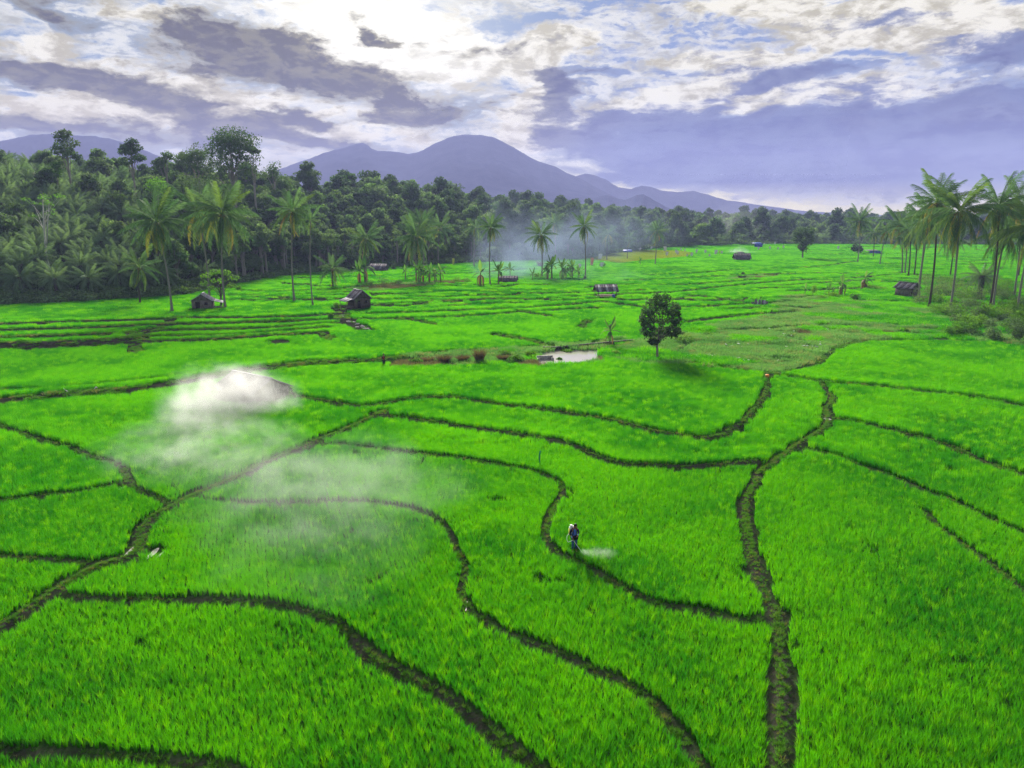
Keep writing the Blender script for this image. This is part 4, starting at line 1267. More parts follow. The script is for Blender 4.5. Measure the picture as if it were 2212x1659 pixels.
def banana(u, v, hpx, label, n=8, dry=1, group=None, seed=0, stems=1, spear=True):
    b = place(u, v)
    s = hpx / FU * math.hypot(b.y, CAM_H) / 4.0
    r = random.Random(seed + 71)
    root = empty('banana_plant', b, r.uniform(0, 6), label, 'banana plant', group, s)
    for q in range(stems):
        ox, oy = (0, 0) if q == 0 else (r.uniform(-1.3, 1.3), r.uniform(-1, 1))
        k = 1 if q == 0 else r.uniform(.55, .85)
        o = obj('stem', BSTEM, root); o.location = (ox, oy, 0); o.scale = (k,) * 3
        for i in range(n):
            az_ = i * 2.4 + r.uniform(-.3, .3); g = i / max(1, n - 1)
            o = obj('leaf', BL[0 if g < .3 else (1 if g < .65 else 2)], root)
            o.location = (ox + .06, oy, 2.3 * k); o.scale = (k * r.uniform(.8, 1.1),) * 3
            e = 1.25 - 1.15 * g
            o.rotation_euler = (Matrix.Rotation(az_, 4, 'Z') @ Matrix.Rotation(-e, 4, 'Y')).to_euler()
        for i in range(dry):
            o = obj('dry_leaf', BLD, root); o.location = (ox, oy, 2.0 * k); o.scale = (k,) * 3
            o.rotation_euler = (Matrix.Rotation(r.uniform(0, 6.28), 4, 'Z') @ Matrix.Rotation(.4, 4, 'Y')).to_euler()
    keep_clear(b, 1.2 * s)
    return root
banana(1317, 748, 56, 'banana plant with upright bright leaves on the bank beside the pond', 8, 2, seed=1)
BAN = [(789, 612, 56, 'banana plant with a tall upright leaf in front of the far left dark hut', 8, 2, 2),
       (905, 612, 50, 'banana clump with glossy leaves under the big-crowned palm', 8, 1, 3), (928, 612, 42, 'low banana clump right of the big-crowned palm', 8, 1, 3),
       (952, 610, 40, 'banana plant at the right end of the middle clump', 7, 1, 2), (876, 606, 34, 'small banana plant left of the big-crowned palm', 7, 0, 1),
       (1038, 617, 50, 'withered banana plant with hanging brown leaves beside a thin palm', 3, 7, 1), (1077, 617, 52, 'pale banana plant standing in the smoke by the hut', 9, 1, 1),
       (1102, 600, 30, 'small banana plant behind the smoking hut', 7, 0, 1), (1192, 604, 48, 'tall banana clump right of the smoke', 9, 1, 3), (1214, 604, 42, 'dense banana clump in the middle of the smoke-side row', 9, 1, 3),
       (1236, 603, 42, 'banana clump at the right end of the smoke-side row', 9, 1, 3), (1866, 624, 40, 'collapsed banana plant with brown hanging leaves left of the grove', 4, 7, 2),
       (1818, 640, 46, 'banana plant with one tall leaf beside the bushes in the fields', 5, 2, 2), (1738, 640, 26, 'low banana plant at the left end of the bushes', 7, 0, 1),
       (1790, 640, 26, 'broad-leaved banana shoot between the bushes', 7, 0, 2), (1383, 574, 17, 'small banana plant below the yellow field', 7, 0, 1), (1150, 608, 26, 'young banana plant at the foot of the smoke', 7, 0, 1)]
for i, (u, v, h, l, nn, dr, st) in enumerate(BAN): banana(u, v, h, l, nn, dr, None, i + 2, st)

# ------------------------------------------------------------------ bushes
def bush(u, v, wpx, hpx, label, mat=m_bush, seed=0, name='bush', leaf=.22, per=150, nl=5, group=None, cat='bush'):
    b = place(u, v)
    k = math.hypot(b.y, CAM_H) / FU; r = random.Random(seed + 9)
    W = wpx * k / 2; H = hpx * k
    lob = []
    for i in range(nl):
        a = i * 2.4; f = math.sqrt(i / nl)
        lob.append((W * .6 * f * math.cos(a), W * .5 * f * math.sin(a), H * r.uniform(.35, .62), W * r.uniform(.38, .55), W * r.uniform(.38, .5), H * r.uniform(.34, .42)))
    o = obj(name, leaf_cloud(lob, per, max(leaf, 1.6 * k), seed, mat, .3), loc=b, rz=r.uniform(0, 6))
    tag(o, label, cat, group)
    keep_clear(b, W * .8)
    return o
def dry_bush(u, v, wpx, hpx, label, seed):
    b = place(u, v); k = math.hypot(b.y, CAM_H) / FU
    vs, qs, ts = blades(420, hpx * k, wpx * k * .42, .05, .15, 2, seed, wpx * k * .16)
    o = obj('dry_bush', mesh_np('dry_bush', vs, qs, ts, m_dry), loc=b)
    tag(o, label, 'bush'); keep_clear(b, wpx * k * .4)
dry_bush(1036, 784, 40, 34, 'tall reddish-brown dry bush beside the pond', 1)
dry_bush(960, 782, 50, 17, 'low brown dried scrub left of the reddish bush', 2)
dry_bush(1000, 781, 44, 16, 'brown dried scrub just left of the reddish bush', 3)
dry_bush(925, 783, 40, 14, 'leftmost brown dried scrub along the ditch', 5)
dry_bush(1085, 779, 36, 14, 'brown dried scrub right of the reddish bush', 4)
for i, (u, v, w, h, l) in enumerate([(900, 786, 40, 16, 'green leafy bush at the left end of the scrub'), (1115, 782, 42, 18, 'green bush between the dry scrub and the pond'),
        (1145, 770, 30, 14, 'green bush at the left bank of the pond'), (1090, 768, 40, 12, 'low green bush behind the dry scrub'), (1330, 770, 34, 15, 'green bush on the right bank of the pond'),
        (1225, 756, 34, 8, 'low water plants along the back of the pond'), (1208, 780, 16, 9, 'small reedy bush at the front of the pond'),
        (1757, 640, 22, 26, 'upright green bush in the fields left of the grove'), (1800, 644, 40, 16, 'green bush between two banana plants left of the grove'), (1774, 648, 36, 14, 'low green bush in the row left of the grove'),
        (1846, 650, 26, 20, 'dark green round bush at the right end of the row'), (1880, 622, 50, 11, 'low bush behind the collapsed banana plant'), (1900, 626, 40, 10, 'small bush left of the small hut of the grove'),
        (1605, 596, 10, 10, 'dark shrub on the bare mound in the fields'), (727, 672, 22, 22, 'leafy bush left of the lean-to hut'), (715, 690, 20, 14, 'low bush on the rubble path to the lean-to hut'),
        (1480, 738, 60, 14, 'bush at the upper edge of the fallow plot'), (1530, 728, 46, 12, 'low bush right of the round-headed tree'), (830, 618, 50, 22, 'dark bush below the far left dark hut'),
        (800, 622, 40, 20, 'dark bush at the foot of the tall-leaved banana plant'), (985, 612, 40, 16, 'bush between the banana clumps and the withered banana plant'), (1010, 613, 26, 14, 'small bush left of the withered banana plant'),
        (860, 616, 40, 16, 'low dark bush left of the banana clumps'), (1160, 604, 30, 16, 'bush beside the young banana plant in the smoke'), (1300, 578, 18, 11, 'dark round bush below the yellow field'), (1264, 606, 10, 14, 'ivy-covered foot of a palm trunk'),
        (850, 584, 20, 16, 'round bush right of the far left dark hut')]):
    bush(u, v, w, h, l, m_dark if 'dark' in l else m_bush, i + 10, per=130)
# the thicket under the grove
tr_ = random.Random(17)
for i in range(64):
    for _ in range(50):
        u = tr_.uniform(1985, 2260); v = tr_.uniform(645, 775)
        p = at(u, v)
        if in_poly(np.array([p.x]), np.array([p.y]), THICKET)[0]: break
    bush(u, v, tr_.uniform(30, 66), tr_.uniform(18, 42), 'leafy green bush in the thicket under the grove', [m_bush, m_bush, m_bush, m_tree][i % 4], 100 + i, per=150, group='bushes of the thicket under the grove')
bush(2196, 742, 60, 56, 'big dark green bush at the right edge of the picture', m_dark, 190, per=260, nl=7)
bush(2110, 690, 50, 40, 'tall bush at the foot of the stout oil palm', m_tree, 191, per=200)
bush(2058, 640, 90, 60, 'broad grey-green bush between the palms of the grove', m_tree, 192, per=260, nl=7)
for i, (u, v, w, h, l) in enumerate([(2030, 652, 60, 44, 'tall grey-green shrub between the hut of the grove and the biggest palm'), (2082, 655, 56, 48, 'tall shrub right of the biggest palm of the grove'), (2098, 672, 60, 34, 'wide shrub before the stout oil palm'),
        (2010, 640, 40, 26, 'round shrub behind the dark-trunked palm of the grove'), (2160, 690, 60, 30, 'wide shrub at the foot of the tall dark palm'), (2185, 715, 60, 34, 'bright shrub at the right edge below the leaning palm'), (2150, 640, 40, 26, 'shrub behind the pair of palms at the right edge')]):
    bush(u, v, w, h, l, [m_tree, m_bush][i % 2], 200 + i, per=220, nl=7)
sr2 = random.Random(23)
for i in range(26):
    bush(sr2.uniform(1990, 2215), sr2.uniform(612, 662), sr2.uniform(34, 70), sr2.uniform(20, 44), 'grey-green shrub between the trunks of the palm grove', [m_tree, m_bush, m_tree][i % 3], 300 + i, per=150, group='shrubs between the trunks of the grove')
# ------------------------------------------------------------------ grass on the bunds, weeds on the fallow land
m_bgrass = mat_leaf('bund_grass_leaf', (.042, .150, .016), (.085, .23, .022), .45, .5, (.15, .17, .06), .15, .6)
m_straw = mat_leaf('dry_straw', (.20, .16, .09), (.30, .26, .16), .2, 0, None, .1, .8)
gprot = [mesh_np('grass_tuft', *blades(26, .20, .12, .016, .10, 2, 500 + i, .08), m_bgrass) for i in range(4)]
gprot += [mesh_np('straw_tuft', *blades(16, .10, .22, .012, .14, 2, 520 + i, .08), m_straw) for i in range(2)]
gprot += [mesh_np('grass_clump', *blades(60, .34, .22, .06, .2, 2, 540 + i, .1, .7), m_bgrass) for i in range(3)]
BX, BY, BVv, BS = [], [], [], []
for ei, e in enumerate(EDGES):
    A = e['line']; hw = e['w'] / 2
    seg = np.linalg.norm(np.diff(A, axis=0), axis=1); Lg = seg.sum()
    dist = np.hypot(A[:, 0], A[:, 1]).mean()
    isfar = dist > 75
    dens = (3.2 if dist < 140 else 1.0) if isfar else 26
    n = int(Lg * e['w'] * dens)
    k = rng.integers(0, len(A) - 1, n); t = rng.random(n)[:, None]
    p = A[k] * (1 - t) + A[k + 1] * t
    dv = A[k + 1] - A[k]; dv /= np.linalg.norm(dv, axis=1)[:, None] + 1e-9
    nv_ = np.stack([-dv[:, 1], dv[:, 0]], 1)
    off = rng.normal(0, .36, n) if e['ridge'] > .2 else rng.uniform(-.85, .85, n)
    p = p + nv_ * (off * hw)[:, None]
    patch = fnoise(p[:, 0], p[:, 1], 1.8 if not isfar else 4.0, 60)
    ok = patch > (.56 - .42 * e['grass']) + rng.uniform(-.08, .08, n)
    ok &= (np.abs(p[:, 0]) < p[:, 1] * .8 + 6) & (p[:, 1] > 12) & ~in_poly(p[:, 0], p[:, 1], POND)
    straw = (~ok) & (rng.random(n) < .22) & (not isfar)
    straw &= rng.random(n) < .6; use = ok | straw
    vv = np.where(straw, rng.integers(4, 6, n), rng.integers(6, 9, n) if isfar else rng.integers(0, 4, n))
    BX.append(p[use, 0]); BY.append(p[use, 1]); BVv.append(vv[use]); BS.append((rng.uniform(.6, 1.3, n) * (.7 + .8 * np.clip(patch - .4, 0, 1)))[use] * (1.1 if ei == 8 else 1))
bx = np.concatenate(BX); by = np.concatenate(BY); bs = np.concatenate(BS)
scatter('bund_grass', np.column_stack([bx, by, ground_z(bx, by)]), rng.uniform(0, 6.28, len(bx)), bs, np.concatenate(BVv), gprot, 'short grass and straw on the bunds between the fields')
print('bund grass', len(bx))

wprot = [mesh_np('weed_clump', *blades(60, .55, .26, .05, .2, 2, 600 + i, .12, .9), m_weed) for i in range(4)]
m_dryweed = mat_leaf('dry_weed_leaf', (.13, .125, .070), (.20, .19, .115), .3, .2, None, .02, .8)
wprot += [mesh_np('dry_weed_clump', *blades(60, .5, .28, .045, .2, 2, 620 + i, .12, .9), m_dryweed) for i in range(2)]
wprot += [mesh_np('fresh_grass_clump', *blades(60, .6, .22, .05, .2, 2, 640 + i, .1, .9), m_rice) for i in range(2)]
def cover(polys, sp, name, label, dryp, freshp, s0=.7, s1=1.25, clear=()):
    X, Y, V_ = [], [], []
    for P in polys:
        A = np.array(P); x0, y0 = A.min(0); x1, y1 = A.max(0)
        gx, gy = np.meshgrid(np.arange(x0, x1, sp), np.arange(y0, y1, sp)); gx = gx.ravel() + rng.uniform(-sp * .45, sp * .45, gx.size); gy = gy.ravel() + rng.uniform(-sp * .45, sp * .45, gy.size)
        k = in_poly(gx, gy, P) & ~in_poly(gx, gy, POND) & (samp(R_gap, gx, gy, 9.0) > -.1)
        k &= fnoise(gx, gy, 3.2, 70) > .30
        gx, gy = gx[k], gy[k]
        nz = fnoise(gx, gy, 7.0, 71); nf = fnoise(gx, gy, 12.0, 72)
        v = rng.integers(0, 4, len(gx))
        v = np.where(nz > 1 - dryp, rng.integers(4, 6, len(gx)), v)
        v = np.where(nf > 1 - freshp, rng.integers(6, 8, len(gx)), v)
        X.append(gx); Y.append(gy); V_.append(v)
    X = np.concatenate(X); Y = np.concatenate(Y)
    scatter(name, np.column_stack([X, Y, ground_z(X, Y)]), rng.uniform(0, 6.28, len(X)), rng.uniform(s0 * .8, s1, len(X)) * (.45 + 1.1 * fnoise(X, Y, 4.0, 73)), np.concatenate(V_), wprot, label)
    print(name, len(X))
cover([FALLOW], .50, 'fallow_weeds', 'grey-green weeds and dry stalks covering the fallow plot', .26, .40, .8, 1.5)
cover([THICKET], .75, 'thicket_weeds', 'rank grass between the bushes under the grove', .22, .50, .9, 1.5)
cover([SCRUB, PLOT, BANK], .66, 'ditch_weeds', 'tangled weeds along the ditch and the mound', .48, .34, .7, 1.3)
# ripening field
yp = [mesh_np('ripe_patch', *blades(150, .62, .16, .07, .14, 2, 660 + i, .06, 1.5), m_yrice) for i in range(3)]
A = np.array(YELLOW); x0, y0 = A.min(0); x1, y1 = A.max(0)
gx, gy = np.meshgrid(np.arange(x0, x1, 1.45), np.arange(y0, y1, 1.45)); gx = gx.ravel() + rng.uniform(-.4, .4, gx.size); gy = gy.ravel() + rng.uniform(-.4, .4, gy.size)
k = in_poly(gx, gy, YELLOW) & (samp(R_gap, gx, gy, 9.0) > .3) & (gy < foot_y(gx, gy) - 2); gx, gy = gx[k], gy[k]
scatter('ripe_rice_crop', np.column_stack([gx, gy, ground_z(gx, gy)]), rng.uniform(0, 6.28, len(gx)), rng.uniform(.8, 1.1, len(gx)), rng.integers(0, 3, len(gx)), yp, 'yellowing ripe rice in the far field below the forest')
# white litter on the fallow plot
m_litter = mat_simple('white_litter', (.62, .62, .60), (.80, .80, .78), 3, .6)
lm = MB(); lr = random.Random(44)
for (u0, u1, v0, v1, n) in ((1520, 1690, 766, 786, 46), (1560, 1780, 742, 762, 16), (1660, 1800, 700, 730, 14), (1480, 1560, 770, 778, 8), (1840, 1870, 690, 696, 3)):
    for i in range(n):
        b = place(lr.uniform(u0, u1), lr.uniform(v0, v1), .32)
        s = lr.uniform(.10, .30)
        M_ = Matrix.Translation(b) @ Matrix.Rotation(lr.uniform(0, 3), 4, 'Z') @ Matrix.Rotation(lr.uniform(-.6, .6), 4, 'X')
        lm.box((0, 0, 0), (s * 1.6, s, .05), M_); lm.box((s * .6, s * .3, .06), (s * .7, s * .6, .06), M_)
tag(lm.build('litter', m_litter), 'scattered white plastic litter lying in the fallow plot', None, None, 'stuff')
# ------------------------------------------------------------------ huts
m_plank = mat_simple('weathered_planks', (.13, .115, .10), (.27, .25, .22), 3, .9, stretch=(3, 3, .5), bump=.3)
m_plank_d = mat_simple('dark_planks', (.07, .058, .05), (.16, .135, .115), 3, .9, stretch=(3, 3, .5), bump=.3)
m_tin = mat_simple('weathered_tin', (.19, .18, .215), (.31, .30, .34), 2.2, .7, 0, .15, spec=.03)
m_tin_d = mat_simple('dark_tin', (.085, .075, .095), (.16, .145, .17), 2.2, .7, 0, .15, spec=.03)
m_tin_w = mat_simple('pale_tin', (.30, .30, .33), (.43, .43, .46), 2.2, .7, 0, .15, spec=.03)
m_post = mat_simple('old_timber', (.10, .08, .06), (.22, .18, .14), 4, .9)
m_dark_in = mat_simple('near_black_matt', (.02, .018, .016), (.05, .045, .04), 3, .95)  # near-black colour for hut doors, windows and the dark straw heap
m_blue = mat_simple('blue_tarpaulin', (.035, .07, .36), (.06, .11, .50), 1.5, .5)
m_concrete = mat_simple('stained_concrete', (.20, .19, .18), (.38, .37, .35), 2.5, .9, bump=.2)

def hut(name, loc, rz, label, W=3.6, D=3.4, wall=1.9, rise=1.1, over=.45, stilt=.35, sheets=(m_tin,), wallm=m_plank, openw=False, lean=0, leanw=1.6, door=True, gable=True, scale=1.0, sheet_w=.8, back_rise=0.0):
    """ridge along local Y, gable end towards -Y. LEAN -1/+1: lower roof beside the wall on that side"""
    root = empty(name, loc, rz, label, 'hut', None, scale)
    f = MB()
    for sx in (-1, 1):
        for sy in (-1, 1):
            f.box((sx * (W / 2 - .07), sy * (D / 2 - .07), (wall + stilt) / 2 - .1), (.13, .13, wall + stilt + .2))
    f.box((0, -D / 2 + .07, wall + stilt), (W, .10, .12)); f.box((0, D / 2 - .07, wall + stilt), (W, .10, .12))
    f.box((0, 0, wall + stilt + rise - .06), (.1, D, .1))
    f.build('frame', m_post, root)
    fl = MB(); fl.box((0, 0, stilt - .04), (W - .02, D - .02, .08)); fl.build('floor', m_post, root)
    r = random.Random(int(abs(loc[0] * 31 + loc[1])))
    def planks(a, b, z0, z1, out, skip=None):
        m = MB(); a = Vector(a); b = Vector(b); L = (b - a).length; n = max(3, int(L / .22)); d_ = (b - a).normalized(); o_ = Vector(out)
        for i in range(n):
            t0 = (i + .06) / n * L; t1 = (i + .94) / n * L
            if skip and skip[0] < (t0 + t1) / 2 < skip[1]: zz = (skip[2], z1)
            else: zz = (z0 + r.uniform(-.04, .03), z1 + r.uniform(-.04, .02))
            if zz[1] - zz[0] < .05: continue
            j = o_ * r.uniform(.0, .025)
            p = a + d_ * t0 + j; q = a + d_ * t1 + j
            m.prism([(p.x, p.y, zz[0]), (q.x, q.y, zz[0]), (q.x, q.y, zz[1]), (p.x, p.y, zz[1])], (0, 0, 0), o_ * .03)
        return m
    if not openw:
        for (a, b, o_, sk) in (((-W / 2, -D / 2, 0), (W / 2, -D / 2, 0), (0, -1, 0), (W * .18, W * .18 + .8, stilt + 1.55) if door else None), ((-W / 2, D / 2, 0), (W / 2, D / 2, 0), (0, 1, 0), None),
                             ((-W / 2, -D / 2, 0), (-W / 2, D / 2, 0), (-1, 0, 0), None), ((W / 2, -D / 2, 0), (W / 2, D / 2, 0), (1, 0, 0), None)):
            planks(a, b, stilt - .1, stilt + wall, o_, sk).build('wall', wallm, root)
        if door:
            dm = MB(); dm.box((-W / 2 + W * .18 + .4, -D / 2 + .10, stilt + .77), (.78, .04, 1.52)); dm.build('door', m_dark_in, root)
        wm = MB(); wx = W * .22
        wm.box((wx, -D / 2 - .06, stilt + wall * .62), (.62, .035, .5)); wf = wm.build('window', m_dark_in, root)
        fm = MB()
        for (cx, cz, sx, sz) in ((0, .28, .74, .07), (0, -.28, .74, .07), (.34, 0, .07, .5), (-.34, 0, .07, .5)): fm.box((wx + cx, -D / 2 - .085, stilt + wall * .62 + cz), (sx, .04, sz))
        fm.build('window_frame', wallm, wf)
    if gable:
        for sy in (-1, 1):
            g = MB(); y_ = sy * (D / 2 + .02); z0 = wall + stilt
            n = 9
            for i in range(n):
                x0 = -W / 2 + W * i / n + .01; x1 = -W / 2 + W * (i + 1) / n - .01
                h0 = rise * (1 - abs(x0) / (W / 2)) - .03; h1 = rise * (1 - abs(x1) / (W / 2)) - .03
                g.prism([(x0, y_, z0), (x1, y_, z0), (x1, y_, z0 + max(h1, .02)), (x0, y_, z0 + max(h0, .02))], (0, 0, 0), (0, sy * .03, 0))
            g.build('gable', wallm, root)
    # roof sheets, laid side by side along the ridge on either slope
    sl = rise / (W / 2)
    L = D + 2 * over; n = max(2, int(round(L / sheet_w)))
    k = 0
    for s in (-1, 1):
        for i in range(n):
            y0 = -L / 2 + L * i / n - .03; y1 = -L / 2 + L * (i + 1) / n + .03
            lift = .02 * (i % 2) + r.uniform(0, .012); ex = W / 2 + over * .8 + r.uniform(-.08, .08)
            zt = wall + stilt + rise + .05 + lift; zb = zt - sl * ex
            m = MB()
            qd = [(0.02 * s, y0, zt), (s * ex, y0, zb), (s * ex, y1, zb), (0.02 * s, y1, zt)]
            if s > 0: qd = qd[::-1]
            m.slab(qd, .025)
            nr_ = 4
            for c in range(nr_):
                yy = y0 + (y1 - y0) * (c + .5) / nr_
                a = Vector((.02 * s, yy, zt + .03)); b_ = Vector((s * ex, yy, zb + .03))
                m.tube([a, b_], .022, 4, False)
            m.build('roof_sheet', sheets[k % len(sheets)], root); k += 1
    rc = MB(); rc.box((0, 0, wall + stilt + rise + .12), (.3, L + .05, .04)); rc.build('ridge_cap', sheets[-1], root)
    if lean:
        z0 = wall + stilt - .05; z1 = z0 - .55
        nl = max(2, int(L * .8 / sheet_w))
        for i in range(nl):
            y0 = -L * .4 + L * .8 * i / nl - .02; y1 = -L * .4 + L * .8 * (i + 1) / nl + .02
            m = MB(); xa = lean * (W / 2 + .12); xb = lean * (W / 2 + leanw)
            qd = [(xa, y0, z0 + .02 * (i % 2)), (xb, y0, z1 + .02 * (i % 2)), (xb, y1, z1 + .02 * (i % 2)), (xa, y1, z0 + .02 * (i % 2))]
            if lean > 0: qd = qd[::-1]
            m.slab(qd, .025); m.build('lean_to_sheet', sheets[i % len(sheets)], root)
        m = MB()
        for y0 in (-L * .36, L * .36): m.box((lean * (W / 2 + leanw - .2), y0, z1 / 2 - .1), (.1, .1, z1 + .1))
        m.build('lean_to_post', m_post, root)
        m = planks((lean * (W / 2 + leanw - .2), -D * .4, 0), (lean * (W / 2 + leanw - .2), D * .3, 0), .05, z1 * .6, (lean, 0, 0))
        planks((lean * (W / 2 + .1), -D * .4, 0), (lean * (W / 2 + leanw - .2), -D * .4, 0), .05, z1 * .55, (0, -1, 0)).build('lean_to_wall', wallm, root)
    keep_clear(loc, max(W, D) * .62 * scale + .6)
    return root

hut('plank_hut', place(440, 668), .25, 'small grey plank hut with a pale gabled roof, between two palms', 3.9, 3.4, 1.8, 1.25, .5, .25, (m_tin_w, m_tin), m_plank, lean=1, leanw=2.2)
hut('lean_to_hut', place(776, 668), .62, 'wooden hut with a purplish lean-to roof at the end of the rubble path', 3.6, 3.6, 2.1, 1.5, .5, .45, (m_tin, m_tin_d, m_tin), m_plank_d, lean=-1, leanw=1.9)
sh = hut('field_shelter', place(1308, 643), 1.72, 'open field shelter with a striped purple and white tin roof', 3.4, 4.6, 1.5, 1.3, .45, .3, (m_tin_d, m_tin_w, m_tin_d), m_plank_d, openw=True, sheet_w=.62)
mb = MB(); mb.box((0, 0, .62), (2.4, 3.6, .08)); mb.build('bench', m_post, sh)
mb = MB(); mb.tube([(0, 0, 0), (0, 0, .1), (0, 0, .5), (0, 0, .95), (0, 0, 1.0)], [.30, .34, .36, .33, .30], 12)
o = mb.build('barrel', m_blue, None, True); q = place(1325, 646); o.location = q
tag(o, 'blue plastic barrel beside the striped shelter', 'barrel')
hut('smoky_hut', place(1098, 612), 1.45, 'low dark hut with smoke drifting off it in the middle distance', 2.6, 4.6, 1.0, 1.0, .5, .1, (m_tin_d,), m_plank_d, door=False)
hut('dark_hut', place(819, 586), 1.35, 'dark low hut by the forest behind the tall-leaved banana plant', 3.6, 5.4, 1.1, 1.4, .5, .1, (m_tin_d, m_tin_d, m_tin), m_plank)
hut('far_hut', place(1602, 563), 1.56, 'hut with a broad dark sloping roof far out in the fields', 4.2, 6.4, 1.2, 1.9, .5, .1, (m_tin_d,), m_plank)
hut('grove_hut', place(1958, 641), .55, 'small tin-roofed hut at the left edge of the palm grove', 4.0, 3.6, 2.0, 1.1, .5, .35, (m_tin, m_tin_d), m_plank)
hut('steaming_hut', place(548, 856), .95, 'pale-roofed shelter mostly hidden in thick white smoke by the ditch', 4.6, 6.0, 1.1, 1.15, .5, .1, (m_tin,), m_plank, door=False)
# sheds with blue sheeting, far out
def tarp_shed(u, v, w, h, d, label, roof):
    b = place(u, v); root = empty('tarpaulin_shed', b, .2, label, 'shed')
    m = MB()
    for sx in (-1, 1):
        for sy in (-1, 1): m.box((sx * w / 2, sy * d / 2, h / 2), (.12, .12, h))
    m.build('post', m_post, root)
    m = MB(); m.slab([(-w / 2, -d / 2 - .08, .2), (w / 2, -d / 2 - .08, .35), (w / 2, -d / 2 - .08, h), (-w / 2, -d / 2 - .08, h)], .03); m.build('tarpaulin', m_blue, root)
    m = MB(); m.slab([(-w / 2 - .3, -d / 2 - .3, h + .02), (w / 2 + .3, -d / 2 - .3, h + .12), (w / 2 + .3, d / 2 + .3, h + .5), (-w / 2 - .3, d / 2 + .3, h + .4)], .04); m.build('roof_sheet', roof, root)
    keep_clear(b, w * .6)
tarp_shed(1635, 535, 5.5, 2.6, 3.5, 'shed hung with a bright blue tarpaulin before the far tree line', m_blue)
tarp_shed(1884, 549, 6.5, 1.7, 4, 'low shed with blue walls between small palms', m_tin_d)
tarp_shed(1598, 551, 3.5, 1.2, 3, 'tiny low shed smoking behind the broad-roofed hut', m_tin_d)
b = place(1355, 560); root = empty('field_canopy', b, 0, 'flat blue canopy on a single post in the yellow field', 'canopy')
m = MB(); m.box((0, 0, 1.9), (.12, .12, 4.0)); m.build('post', m_post, root)
m = MB(); m.slab([(-2.0, -1.2, 3.8), (2.0, -1.2, 3.9), (2.0, 1.2, 4.3), (-2.0, 1.2, 4.2)], .06); m.slab([(-2.0, -1.22, 3.8), (2.0, -1.22, 3.9), (2.0, -1.3, 3.4), (-2.0, -1.3, 3.3)], .04); m.build('canopy_sheet', m_blue, root)
# collapsed shelter of striped sheets
b = place(1640, 658); root = empty('collapsed_shelter', b, .1, 'collapsed shelter of dark and white sheets on the weedy strip', 'shelter')
rr_ = random.Random(4)
for i in range(7):
    m = MB(); x0 = -1.7 + i * .5; lean_ = rr_.uniform(.2, .7); hh = rr_.uniform(1.0, 1.6)
    m.slab([(x0, -.4, 0), (x0 + .48, -.4, 0), (x0 + .44 + rr_.uniform(-.15, .2), -.4 + lean_, hh), (x0 - .05 + rr_.uniform(-.1, .2), -.4 + lean_, hh * rr_.uniform(.85, 1))], .03)
    m.build('sheet', [m_tin_d, m_tin_d, m_tin_w][i % 3], root)
m = MB(); m.tube([(-1.8, .2, 0), (-1.6, .1, 1.5)], .05, 5); m.tube([(1.7, .1, 0), (1.5, .2, 1.3)], .05, 5); m.build('post', m_post, root)
keep_clear(b, 2.4)
# mound with a heap of dark straw
b = place(1603, 602); m = MB()
vs_, qs_, ts_ = blades(160, 1.3, 1.6, .12, .3, 2, 5, .8)
tag(obj('straw_heap', mesh_np('straw_heap', vs_, qs_, ts_, m_dark_in), loc=b), 'dark heap of old straw on the bare mound in the fields', 'heap'); keep_clear(b, 3)
b = place(1167, 577); vs_, qs_, ts_ = blades(160, 2.6, 1.6, .14, .3, 2, 6, .8)
tag(obj('straw_heap', mesh_np('straw_heap', vs_, qs_, ts_, m_dry), loc=b), 'grey straw heap smoking before the forest', 'heap'); keep_clear(b, 3)
# ------------------------------------------------------------------ scarecrow cloths
m_cloth = mat_simple('white_cloth', (.66, .66, .66), (.82, .82, .82), 2, .8)
m_cloth_y = mat_simple('yellow_cloth', (.55, .62, .06), (.70, .75, .10), 2, .8)
m_cloth_o = mat_simple('orange_cloth', (.70, .22, .08), (.80, .32, .14), 2, .8)
m_cloth_g = mat_simple('green_streamer', (.02, .38, .20), (.05, .55, .32), 2, .6)
def cloth_mesh(w, h, seed, mat):
    r = np.random.default_rng(seed); vs = []; qs = []
    n, k = 6, 5
    for j in range(k + 1):
        for i in range(n + 1):
            t = j / k
            vs.append(((i / n - .5) * w * (1 - .25 * t) + .08 * math.sin(3 * t + seed), .10 * math.sin(i * 1.7 + j * .6 + seed), -h * t - .05 * math.sin(i * 1.3)))
    for j in range(k):
        for i in range(n):
            a = j * (n + 1) + i; qs.append((a, a + 1, a + n + 2, a + n + 1))
    return mesh_np('cloth', np.array(vs), np.array(qs), None, mat)
CL = [cloth_mesh(1.0, 1.25, i, m_cloth) for i in range(3)]
mb = MB(); mb.tube([(0, 0, -.3), (0, 0, 2.0)], .035, 5); mb.tube([(-.6, 0, 1.85), (.6, 0, 1.87)], .028, 5)
POLE = mb.mesh('pole', m_post)
FL = [(1436, 546, 1.5), (1440, 555, 1.1), (1460, 549, 1.), (1463, 553, 1.1), (1504, 550, 1.2), (1494, 556, 1.), (1523, 549, 1.), (1546, 553, 1.3), (1559, 550, .8), (1484, 556, .7), (1638, 542, 1.), (1663, 540, .9), (1680, 541, .8), (1692, 538, .9), (1674, 530, 1.1), (1662, 528, .8),
      (1650, 531, .8), (1479, 545, .8), (1471, 542, .7), (1532, 556, .7), (1383, 543, .9), (1810, 540, 1.), (1296, 564, 1.4), (1300, 580, 1.), (1252, 582, .9), (1407, 540, .9)]
